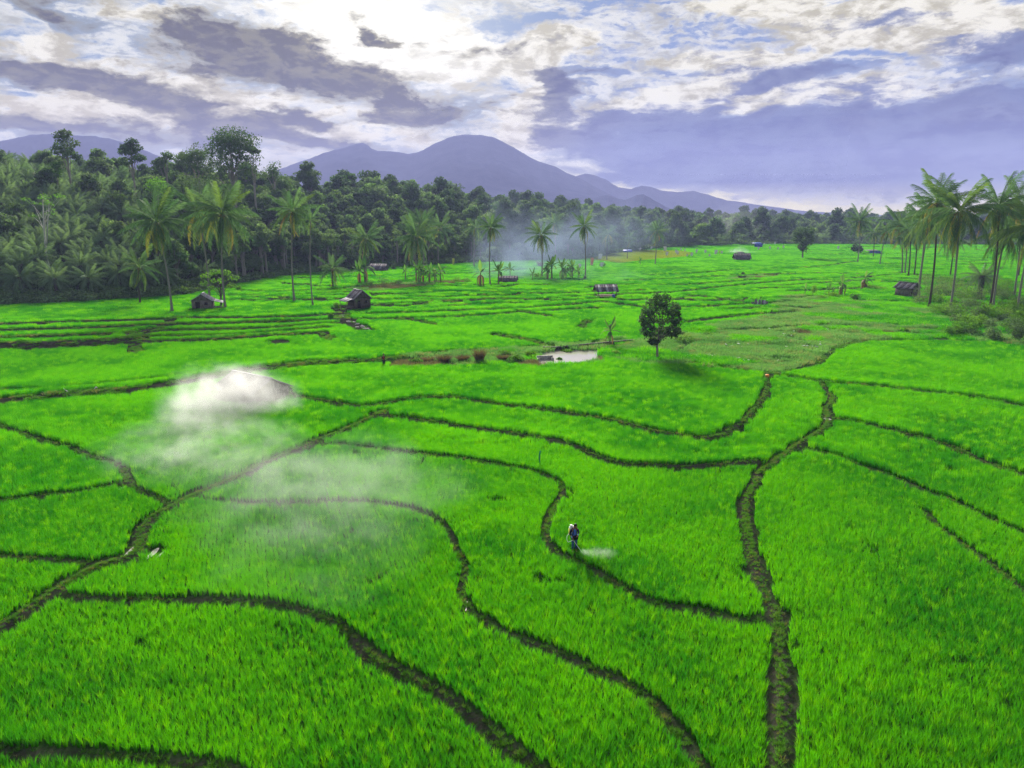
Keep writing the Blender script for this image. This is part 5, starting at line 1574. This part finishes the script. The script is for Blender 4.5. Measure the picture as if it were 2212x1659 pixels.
for i, (u, v, s) in enumerate(FL):
    b = place(u, v)
    root = empty('scarecrow', b, random.uniform(-.6, .6), ('white cloth scarecrow beside the yellow field' if u < 1420 else 'white cloth scarecrow left of the broad-roofed far hut' if u < 1600 else 'white cloth scarecrow near the blue tarpaulin shed' if u < 1750 else 'white cloth scarecrow farthest right, before the far tree line'), 'scarecrow', 'white scarecrow cloths in the far fields', s * 1.25)
    obj('pole', POLE, root); o = obj('cloth', CL[i % 3], root); o.location = (0, -.05, 1.85)
def flag(u, v, s, mat, label, w=.7, h=1.2):
    b = place(u, v); root = empty('scarecrow', b, 0, label, 'scarecrow', None, s)
    obj('pole', POLE, root); o = obj('cloth', cloth_mesh(w, h, 7, mat), root); o.location = (0, -.05, 1.85)
flag(1554, 550, 1.1, m_cloth_y, 'yellow-green cloth scarecrow among the white ones')
flag(979, 574, 1.6, m_cloth_y, 'pale yellow-green cloth on a pole before the forest', .6, 1.5)
flag(1278, 576, 1.9, m_cloth_o, 'tall orange cloth on a pole left of the yellow field', .7, 1.5)
b = place(1166, 1012); root = empty('streamer_pole', b, 0, 'thin stick with a green plastic streamer in the near rice', 'stick')
m = MB(); m.tube([(0, 0, -.2), (.02, 0, 1.45)], .012, 5); m.build('stick', m_post, root)
o = obj('streamer', cloth_mesh(.12, .95, 3, m_cloth_g), root); o.location = (.03, -.02, 1.42)
# bucket
m_orange = mat_simple('orange_plastic', (.75, .24, .05), (.85, .32, .09), 3, .4)
b = place(1657, 817); root = empty('bucket', b, 0, 'orange plastic bucket at the top of the bund corner', 'bucket')
m = MB(); m.tube([(0, 0, .02), (0, 0, .2), (0, 0, .42)], [.17, .20, .24], 14); m.build('bucket_body', m_orange, root, True)
m = MB(); m.tube([(-.24, 0, .42), (-.18, -.08, .60), (0, -.12, .68), (.18, -.08, .60), (.24, 0, .42)], .012, 5); m.build('handle', m_tin_w, root)
keep_clear(b, .9)
# retaining wall of the pond
wpts = [(1168, 756), (1200, 754), (1240, 751), (1290, 748), (1330, 744), (1368, 740)]
m = MB(); P = [place(u, v) for u, v in wpts]
rw = random.Random(6)
root = empty('stone_wall', P[0], 0, 'low dark stone retaining wall along the back of the pond', 'wall')
sb = MB(); sb.box((0, 0, 0), (1, 1, 1)); sbm = sb.mesh('stone', mat_simple('dark_stone', (.035, .032, .03), (.085, .08, .075), 1.5, .9, bump=.4))
for a, c in zip(P[:-1], P[1:]):
    L = (c - a).length; n = max(1, int(L / .85)); d = (c - a).normalized(); az_ = math.atan2(d.y, d.x)
    for row in range(2):
        for i in range(n):
            q = a + (c - a) * ((i + .5 + .25 * row) / n) - P[0]
            o = obj('stone', sbm, root); o.location = (q.x + rw.uniform(-.04, .04), q.y + rw.uniform(-.06, .06), .02 + .38 * row - .1)
            o.scale = (L / n * .95, .5 * rw.uniform(.85, 1.1), .44 * rw.uniform(.85, 1.1)); o.rotation_euler = (rw.uniform(-.05, .05), rw.uniform(-.04, .04), az_ + rw.uniform(-.06, .06))
b = place(1178, 782); root = empty('sluice', b, .15, 'small grey concrete sluice at the left end of the pond', 'sluice')
m = MB(); m.box((0, .5, .35), (2.2, .3, .9)); m.build('headwall', m_concrete, root); m = MB(); m.box((-.95, -.1, .25), (.3, .9, .7)); m.box((.95, -.1, .25), (.3, .9, .7)); m.build('wing_wall', m_concrete, root)
# rubble path
sr = random.Random(12); stm = []
for i in range(4):
    bm = bmesh.new(); bmesh.ops.create_icosphere(bm, subdivisions=1, radius=.5)
    for v in bm.verts: v.co *= sr.uniform(.7, 1.25); v.co.z *= .6
    me = bpy.data.meshes.new('stone'); bm.to_mesh(me); bm.free(); me.materials.append(m_concrete); stm.append(me)
for i in range(26):
    f = i / 25; u = 738 + 60 * f ** 1.2 + sr.uniform(-9, 9); v = 676 + 40 * f + sr.uniform(-4, 4)
    o = obj('stone', stm[i % 4], loc=place(u, v), rz=sr.uniform(0, 6), scale=sr.uniform(.3, .95))
    tag(o, 'grey stone lying on the rubble path below the lean-to hut', 'stone', 'stones of the rubble path')
# sticks by the ditch
for (u0, v0, u1, v1, l) in ((138, 846, 160, 854, 'pale fallen pole lying across the ditch bank'), (205, 846, 212, 842, 'short grey stick on the ditch bank')):
    a = place(u0, v0, .25); c = place(u1, v1, .1); m = MB(); m.tube([a - a, (c - a) * .5 + Vector((0, 0, .12)), c - a], [.05, .06, .04], 6)
    o = m.build('pole', m_tin_w); o.location = a; tag(o, l, 'pole')
# puddles beside the bunds
m_pud = mat_simple('wet_mud_water', (.16, .15, .13), (.30, .29, .27), 3, .35, spec=.35)
for i, (u, v, w, l) in enumerate([(331, 1196, .16, 1.5), (346, 1200, .06, 1.0), (1008, 1308, .03, 1.2), (285, 1190, .12, 1.8), (1787, 905, .35, .9), (262, 1050, .16, .8)]):
    b = place(u, v, .045)
    pr = random.Random(i); pts = [(b.x + w * math.cos(t * .5236) * pr.uniform(.75, 1.2), b.y + l / 2 * math.sin(t * .5236) * pr.uniform(.8, 1.1)) for t in range(12)]
    o = flat_sheet('puddle', pts, b.z, m_pud); tag(o, kind='structure'); KEEP.append((b.x, b.y, max(w, .3))); KEEP.append((b.x, b.y - l * .3, .3)); KEEP.append((b.x, b.y + l * .3, .3))
# ------------------------------------------------------------------ people
def skin_mesh(name, verts, edges, radii, mat, parent, root_i=0, sub=1):
    me = bpy.data.meshes.new(name)
    me.from_pydata([tuple(v) for v in verts], edges, [])
    me.materials.append(mat)
    o = obj(name, me, parent)
    md = o.modifiers.new('skin', 'SKIN'); md.use_smooth_shade = True
    lay = me.skin_vertices[0].data
    for i, r in enumerate(radii):
        lay[i].radius = (r, r) if np.isscalar(r) else r
        lay[i].use_root = (i == root_i)
    s = o.modifiers.new('smooth', 'SUBSURF'); s.levels = sub; s.render_levels = sub
    return o

class Sk:
    def __init__(self): self.v = []; self.e = []; self.r = []
    def add(self, p, r, par=None):
        self.v.append(p); self.r.append(r)
        if par is not None: self.e.append((par, len(self.v) - 1))
        return len(self.v) - 1
    def chain(self, par, pts):
        for p, r in pts: par = self.add(p, r, par)
        return par
    def build(self, name, mat, parent, sub=1): return skin_mesh(name, self.v, self.e, self.r, mat, parent, 0, sub)

m_skin = mat_simple('brown_skin', (.20, .105, .065), (.26, .14, .09), 6, .6)
m_hair = mat_simple('black_hair', (.010, .009, .009), (.025, .022, .02), 20, .5)
m_shirt = mat_simple('blue_shirt', (.07, .14, .46), (.10, .19, .56), 5, .9)
m_navy = mat_simple('navy_sleeves', (.012, .013, .035), (.025, .027, .06), 6, .9)
m_cuff = mat_simple('light_blue_cuffs', (.17, .25, .50), (.25, .33, .58), 6, .9)
m_jeans = mat_simple('blue_jeans', (.025, .06, .17), (.04, .09, .23), 8, .95)
m_black = mat_simple('black_cloth', (.012, .012, .016), (.03, .028, .035), 6, .9)
m_white = mat_simple('white_plastic', (.66, .68, .66), (.78, .79, .76), 3, .4)
m_yel = mat_simple('yellow_plastic', (.60, .55, .10), (.70, .62, .16), 3, .4)
m_red = mat_simple('dark_red_cloth', (.20, .020, .028), (.28, .035, .04), 6, .9)

def person(loc, rz, label, pose, mats, scale=1.0, hat=None):
    """pose gives wrists, elbows and the turn of the head; the figure faces -Y"""
    shirt, sleeve, cuff, trousers, hairm = mats
    root = empty('person', loc, rz, label, 'person', None, scale)
    K = Sk()
    pel = K.add((0, .02, .90), (.125, .10))
    ch = K.chain(pel, [((0, .015, 1.05), (.12, .09)), ((0, .0, 1.22), (.15, .10)), ((0, .0, 1.36), (.12, .085))])
    hx, hy, hz = pose['head']
    nk = K.chain(ch, [((0, -.01, 1.45), .052)])
    K.chain(nk, [((hx * .4, -.035 + hy * .4, 1.52), .068), ((hx, -.05 + hy, 1.60 + hz), (.082, .096)), ((hx, -.045 + hy, 1.68 + hz), .06)])
    tips = {}
    for s, nm in ((-1, 'a'), (1, 'b')):
        el_, wr, hd = pose['el_' + nm], pose['wr_' + nm], pose['hd_' + nm]
        w_ = K.chain(ch, [((s * .16, 0, 1.37), .062), (el_, .043), (wr, .030)])
        E, Wv, Hd = Vector(el_), Vector(wr), Vector(hd)
        fwd = (Hd - Wv).normalized(); side = fwd.cross(Vector((0, 0, 1)))
        if side.length < .1: side = Vector((1, 0, 0))
        side.normalize(); nrm = side.cross(fwd).normalized()
        palm = K.add(tuple(Wv + fwd * .06), (.034, .020), w_)
        for f in range(4):
            o_ = side * ((f - 1.5) * .019); l = (.070, .080, .076, .060)[f]
            a = Wv + fwd * .095 + o_
            K.chain(palm, [(tuple(a), .0095), (tuple(a + fwd * l * .45 - nrm * .015), .0085), (tuple(a + fwd * l * .60 - nrm * .045), .007)])
        t = Wv + fwd * .045 + side * (-.036 * s)
        K.chain(palm, [(tuple(t), .011), (tuple(t + fwd * .045 - nrm * .02), .009)])
        tips[nm] = Wv + fwd * .10 - nrm * .03
    for s, nm in ((-1, 'a'), (1, 'b')):
        kn, an = pose['kn_' + nm], pose['an_' + nm]
        K.chain(pel, [((s * .09, .02, .86), .088), (kn, .056), (an, .038), ((an[0], an[1] - .06, .035), .038), ((an[0] * 1.1, an[1] - .17, .025), .03)])
    K.build('body', m_skin, root, 1)
    # clothes
    T = Sk(); p0 = T.add((0, .02, .88), (.145, .118))
    t1 = T.chain(p0, [((0, .015, 1.05), (.142, .11)), ((0, .0, 1.22), (.172, .12)), ((0, .0, 1.37), (.145, .10)), ((0, -.005, 1.43), .066)])
    T.build('shirt', shirt, root)
    for s, nm in ((-1, 'a'), (1, 'b')):
        E = Vector(pose['el_' + nm]); W_ = Vector(pose['wr_' + nm]); S = Vector((s * .155, 0, 1.375))
        A = Sk(); a0 = A.add(tuple(S - Vector((s * .04, 0, 0))), .078); A.chain(a0, [(tuple(S + Vector((s * .03, 0, -.03))), .074), (tuple(E), .058), (tuple(E.lerp(W_, .45)), .05)])
        A.build('sleeve', sleeve, root)
        B = Sk(); b0 = B.add(tuple(E.lerp(W_, .42)), .049); B.chain(b0, [(tuple(E.lerp(W_, .95)), .041)])
        B.build('cuff', cuff, root)
    J = Sk(); j0 = J.add((0, .02, .92), (.145, .115))
    for s, nm in ((-1, 'a'), (1, 'b')):
        kn, an = Vector(pose['kn_' + nm]), Vector(pose['an_' + nm])
        J.chain(j0, [((s * .092, .02, .84), .103), (tuple(kn), .074), (tuple(kn.lerp(an, .85)), .058)])
    J.build('trousers', trousers, root)
    # hair and face
    hc = Vector((hx, -.045 + hy, 1.635 + hz))
    bm = bmesh.new(); bmesh.ops.create_uvsphere(bm, u_segments=16, v_segments=10, radius=.107)
    for v in bm.verts:
        v.co.z *= 1.05
        if v.co.y < -.02 and v.co.z < .045: v.co *= .80
        if v.co.z < -.05: v.co *= .84
    me = bpy.data.meshes.new('hair'); bm.to_mesh(me); bm.free(); me.materials.append(hairm)
    for p in me.polygons: p.use_smooth = True
    o = obj('hair', me, root); o.location = hc + Vector((0, .022, .012))
    fm = MB()
    fm.box((hc.x, hc.y - .108, hc.z - .04), (.026, .034, .045)); fm.build('nose', m_skin, root)
    for s in (-1, 1):
        e = MB(); e.box((hc.x + s * .034, hc.y - .094, hc.z - .015), (.026, .012, .012)); e.build('eye', m_black, root)
        e = MB(); e.box((hc.x + s * .088, hc.y + .0, hc.z - .03), (.018, .035, .055)); e.build('ear', m_skin, root)
    e = MB(); e.box((hc.x, hc.y - .092, hc.z - .078), (.045, .012, .010)); e.build('mouth', mat_simple('lips', (.15, .06, .05), (.2, .08, .07), 5, .6), root)
    return root, tips

pp = place(1240, 1192)
RZ = .22
POSE1 = dict(head=(.03, -.05, -.015), el_a=(-.25, .05, 1.10), wr_a=(-.17, -.20, .93), hd_a=(-.13, -.32, .84), el_b=(.27, .04, 1.12), wr_b=(.13, -.19, 1.05), hd_b=(.06, -.27, 1.06),
             kn_a=(-.10, -.06, .48), an_a=(-.10, .04, .09), kn_b=(.11, -.02, .48), an_b=(.12, .06, .09))
root, tips = person(pp, RZ, 'farmer in a blue shirt with navy sleeves spraying the near rice', POSE1, (m_shirt, m_navy, m_cuff, m_jeans, m_hair), 1.02)
m_ = MB(); m_.box((.02, -.15, .93), (.30, .09, .22)); m_.build('waist_bag', m_black, root)
keep_clear(pp, .36); keep_clear(pp + Vector((.05, -.45, 0)), .30)
# knapsack sprayer, carried on the back
sp = empty('knapsack_sprayer', pp, RZ, 'white knapsack sprayer with hose on the back of the farmer in blue', 'sprayer', None, 1.02)
bm = bmesh.new(); bmesh.ops.create_cube(bm, size=1); bmesh.ops.scale(bm, vec=(.36, .20, .48), verts=bm.verts); bmesh.ops.bevel(bm, geom=bm.edges[:], offset=.05, segments=3, affect='EDGES')
me = bpy.data.meshes.new('tank'); bm.to_mesh(me); bm.free(); me.materials.append(m_white)
o = obj('tank', me, sp); o.location = (-.06, .235, 1.24)
m_ = MB(); m_.tube([(-.12, .23, 1.47), (-.12, .23, 1.54)], [.085, .08], 12); m_.build('lid', m_white, sp, True)
m_ = MB(); m_.box((-.06, .24, .98), (.34, .19, .06)); m_.box((-.235, .235, 1.16), (.02, .16, .34)); m_.build('tank_base', m_yel, sp)
for s in (-1, 1):
    m_ = MB(); m_.tube([(s * .11, .13, 1.40), (s * .115, .0, 1.475), (s * .11, -.105, 1.38), (s * .10, -.125, 1.15), (s * .13, .0, 1.0), (s * .12, .14, 1.02)], .02, 5); m_.build('strap', m_black, sp)
ta = tips['a']
m_ = MB(); m_.tube([(-.24, .22, 1.02), (-.38, .14, .96), (-.44, .02, .80), (-.40, -.12, .68), (-.28, -.24, .78), tuple(ta)], .016, 6); m_.build('hose', m_white, sp, True)
lance_tip = Vector((.14, -.92, .42))
m_ = MB(); m_.tube([tuple(ta + (ta - lance_tip).normalized() * .1), tuple(ta)], .022, 6); m_.build('grip', m_black, sp)
m_ = MB(); m_.tube([tuple(ta), tuple(ta.lerp(lance_tip, .9)), tuple(lance_tip)], [.012, .010, .016], 6); m_.build('lance', m_white, sp)
m_ = MB(); m_.tube([(.17, .22, 1.02), (.28, .05, 1.06), tuple(tips['b'])], .014, 5); m_.build('pump_lever', m_black, sp)
TIP_W = pp + Matrix.Rotation(RZ, 3, 'Z') @ (lance_tip * 1.02)

p2 = place(829, 792)
POSE2 = dict(head=(.02, -.02, 0), el_a=(-.24, .02, 1.12), wr_a=(-.20, -.16, .98), hd_a=(-.16, -.24, .95), el_b=(.25, .03, 1.12), wr_b=(.20, -.15, .98), hd_b=(.16, -.24, .95),
             kn_a=(-.10, -.04, .48), an_a=(-.10, .03, .09), kn_b=(.10, -.03, .48), an_b=(.11, .03, .09))
root2, _ = person(p2, .9, 'person in a dark red top with black sleeves standing on the bund by the ditch', POSE2, (m_red, m_black, m_black, m_black, m_hair), 1.0)
keep_clear(p2, .6)
okk = np.ones(len(x), dtype=bool)
for (kx, ky, kr) in KEEP:
    okk &= (x - kx) ** 2 + (y - ky) ** 2 > kr * kr
x, y, v_, s_ = x[okk], y[okk], v_[okk], s_[okk]
scatter('rice_crop', np.stack([x, y, ground_z(x, y)], -1), rng.uniform(0, 6.28, len(x)), s_, v_, rice_protos, 'bright green young rice standing in the terraced fields')
print('rice', len(x))
# ------------------------------------------------------------------ haze
HZ = MB(); HZ.box((0, 0, 0), (1, 1, 1))
m_haze, n = mat_new('haze')
o_ = n.new('ShaderNodeOutputMaterial'); pv = n.new('ShaderNodeVolumePrincipled')
pv.inputs['Color'].default_value = (.42, .47, .90, 1)
pv.inputs['Density'].default_value = 1.8e-4
pv.inputs['Anisotropy'].default_value = 0.1
n.put(o_.inputs['Volume'], pv.outputs[0])
hz = HZ.build('haze', m_haze)
hz.location = (0, 0, 172); hz.scale = (8600, 7700, 350)
tag(hz, 'thin bluish haze filling the valley', None, None, 'stuff')
# ------------------------------------------------------------------ smoke, built as clouds of real density
def smoke(name, lo, hi, puffs, dens, label, color=(.985, .985, .985), nscale=.35, aniso=.0, gain=1.0, step=None, cut=(.30, .75), stretch=(1, 1, 1)):
    """a box of smoke; puffs are soft ellipsoids x, y, z, rx, ry, rz, strength in world metres"""
    lo = Vector(lo); hi = Vector(hi); c = (lo + hi) / 2
    b = MB(); b.box((0, 0, 0), tuple(hi - lo))
    m, n = mat_new(name)
    o_ = n.new('ShaderNodeOutputMaterial'); pv = n.new('ShaderNodeVolumePrincipled')
    pv.inputs['Color'].default_value = (*color, 1); pv.inputs['Anisotropy'].default_value = aniso
    P = n.new('ShaderNodeTexCoord').outputs['Object']
    w1 = n.noise(n.vm('MULTIPLY', P, stretch), nscale, 4, .6, .3, 'Color')
    Pw = n.vm('ADD', P, n.vm('SCALE', n.vm('SUBTRACT', w1, (.5, .5, .5)), s=1.2 / nscale))
    acc = None
    for (x, y, z, rx, ry, rz_, k) in puffs:
        mp = n.new('ShaderNodeMapping', vector_type='TEXTURE'); n.put(mp.inputs[0], Pw)
        mp.inputs['Location'].default_value = (x - c.x, y - c.y, z - c.z); mp.inputs['Scale'].default_value = (rx, ry, rz_)
        q = n.vm('DOT_PRODUCT', mp.outputs[0], mp.outputs[0])
        g = n.m('MULTIPLY', n.m('POWER', .3678, n.m('MULTIPLY', q, 1.4)), k)
        acc = g if acc is None else n.m('ADD', acc, g)
    det = n.noise(n.vm('MULTIPLY', P, stretch), nscale * 2.2, 5, .62)
    acc = n.m('MULTIPLY', acc, n.ss(det, cut[0], cut[1], .05, 1.4))
    # fade at the walls of the box
    sp_ = n.new('ShaderNodeSeparateXYZ'); n.put(sp_.inputs[0], P)
    h = (hi - lo) / 2
    for i in range(3):
        a = n.m('ABSOLUTE', sp_.outputs[i])
        if i == 2: a = n.m('MAXIMUM', sp_.outputs[2], 0.0)
        acc = n.m('MULTIPLY', acc, n.ss(a, h[i] * .75, h[i] * .99, 1.0, 0.0))
    n.put(pv.inputs['Density'], n.m('MULTIPLY', n.m('MAXIMUM', n.m('SUBTRACT', acc, .03), 0.0), dens))
    n.put(o_.inputs['Volume'], pv.outputs[0])
    if step: m.cycles.volume_step_rate = step
    o = b.build(name, m); o.location = c
    return tag(o, label, None, None, 'stuff')
A_ = place(505, 850)
def W(u, v, z): return at(u, v, z)
pf = []
for (u, v, z, rx, ry, rz_, k) in [(500, 838, 1.8, 4.2, 2.6, 1.9, 1.7), (535, 826, 2.3, 3.4, 2.2, 1.5, 1.2), (550, 850, 1.4, 3.4, 1.8, 1.6, 1.1), (455, 852, 1.6, 3.2, 2.6, 1.8, 1.3), (440, 885, 1.3, 2.8, 3.0, 1.5, .9), (510, 868, 1.0, 4.5, 2.4, 1.3, .9), (585, 862, 1.0, 2.6, 2.0, 1.2, .6),
                                 (470, 915, 1.0, 3.8, 3.4, 1.3, .55), (420, 955, 1.0, 4.4, 3.6, 1.3, .42), (395, 968, .9, 2.2, 1.8, 1.1, .45), (325, 930, .9, 4.2, 3.4, 1.2, .30), (300, 980, .9, 3.4, 3.0, 1.1, .26), (500, 965, .9, 5.0, 4.2, 1.2, .34), (585, 930, .9, 4.5, 4.0, 1.2, .32), (350, 1005, .8, 3.4, 2.8, 1.1, .28), (450, 1030, .8, 4.0, 3.0, 1.1, .26), (560, 1000, .8, 4.5, 3.0, 1.1, .28)]:
    q = W(u, v, z); pf.append((q.x, q.y - 1.2, q.z, rx, ry, rz_, k * (.62 if v > 900 else 1.0)))
smoke('white_smoke', (-44, 44, .05), (-15, 83, 7.0), pf, .27, 'thick white smoke drifting off the pale-roofed shelter over the rice', aniso=.15, nscale=.30, cut=(.25, .78))
pf = []
for (u, v, z, rx, ry, rz_, k) in [(600, 1010, 1.0, 6, 5, 1.2, .9), (720, 1000, 1.0, 6, 4, 1.2, .8), (640, 1070, 1.0, 5, 4, 1.2, 1.0), (760, 1060, 1.0, 5, 4, 1.2, .9), (850, 1010, .9, 4, 3, 1.0, .7), (700, 1140, .9, 5, 3, 1.1, .9), (800, 1120, .9, 4, 3, 1.1, .7),
                                 (600, 1160, .9, 4, 3, 1.0, .55), (760, 1210, .8, 4, 2.5, 1.0, .5), (560, 1230, .8, 4, 2.5, 1.0, .35), (900, 1060, .8, 4, 3, 1.0, .5), (680, 1280, .8, 4, 2.5, 1.0, .3), (520, 1080, .9, 4, 3, 1.0, .5)]:
    q = W(u, v, z); pf.append((q.x, q.y, q.z, rx, ry, rz_, k))
smoke('thin_smoke', (-34, 27, .05), (4, 64, 4.2), pf, .060, 'thin veil of smoke lying over the rice in the foreground', nscale=.22, cut=(.2, .8))
pf = []
for (u, v, y_, rx, ry, rz_, k) in [(1095, 600, 222, 5, 4, 3, 1.2), (1080, 590, 226, 6, 5, 4, .9), (1110, 585, 232, 9, 6, 6, .55), (1120, 560, 245, 14, 9, 8, .45), (1150, 540, 250, 16, 10, 9, .42), (1090, 545, 245, 12, 9, 9, .35), (1200, 520, 262, 20, 12, 10, .36),
                                  (1260, 510, 275, 22, 12, 10, .34), (1320, 500, 290, 24, 14, 10, .24), (1380, 492, 300, 24, 14, 10, .14), (1120, 480, 255, 16, 10, 12, .16), (1160, 568, 262, 4, 4, 4, .9), (1240, 560, 250, 16, 8, 6, .25), (1200, 600, 215, 22, 16, 3, .16), (1320, 590, 220, 22, 20, 3, .12)]:
    q = at_y(u, v, y_); pf.append((q.x, q.y, q.z, rx, ry, rz_, k))
smoke('blue_smoke', (-25, 190, .05), (85, 330, 45), pf, .042, 'bluish smoke rising from the low dark hut and drifting right across the forest', (.56, .68, 1.0), nscale=.06, cut=(.25, .75))
pf = []
for (u, v, y_, rx, ry, rz_, k) in [(1560, 480, 560, 30, 14, 7, 1.), (1590, 474, 570, 24, 12, 9, .9), (1530, 490, 555, 34, 14, 6, .7), (1620, 466, 580, 18, 10, 8, .5), (1480, 494, 545, 34, 14, 7, .6), (1640, 490, 570, 40, 16, 6, .4)]:
    q = at_y(u, v, y_); pf.append((q.x, q.y, q.z, rx, ry, rz_, k))
smoke('valley_smoke', (90, 520, .05), (260, 610, 48), pf, .004, 'wisps of pale smoke hanging before the far tree line', (.86, .88, .98), nscale=.035, cut=(.3, .7))
pf = []
for (u, v, y_, rx, ry, rz_, k) in [(1598, 548, 388, 4, 3, 2, 1.2), (1592, 543, 392, 6, 4, 2, .8), (1612, 546, 392, 6, 4, 2, .6)]:
    q = at_y(u, v, y_); pf.append((q.x, q.y, q.z, rx, ry, rz_, k))
smoke('small_smoke', (108, 378, .05), (142, 402, 12), pf, .10, 'small puff of smoke over the tiny shed behind the broad-roofed hut', (.84, .88, 1.0), nscale=.15)
# the fan of spray from the lance
tp = TIP_W
pf = [(tp.x + .10, tp.y - .06, tp.z + .0, .16, .15, .12, 2.6), (tp.x + .28, tp.y - .10, tp.z - .02, .24, .20, .16, 1.8), (tp.x + .5, tp.y - .15, tp.z - .02, .42, .3, .24, 1.1), (tp.x + 1.0, tp.y - .2, tp.z - .02, .55, .4, .30, .8), (tp.x + 1.5, tp.y - .2, tp.z + .0, .5, .4, .30, .6)]
smoke('spray_mist', (tp.x - .4, tp.y - 1.0, tp.z - .55), (tp.x + 2.4, tp.y + .8, tp.z + .75), pf, .7, 'pale fan of spray mist from the lance of the farmer in blue', nscale=2.6, cut=(.3, .7))
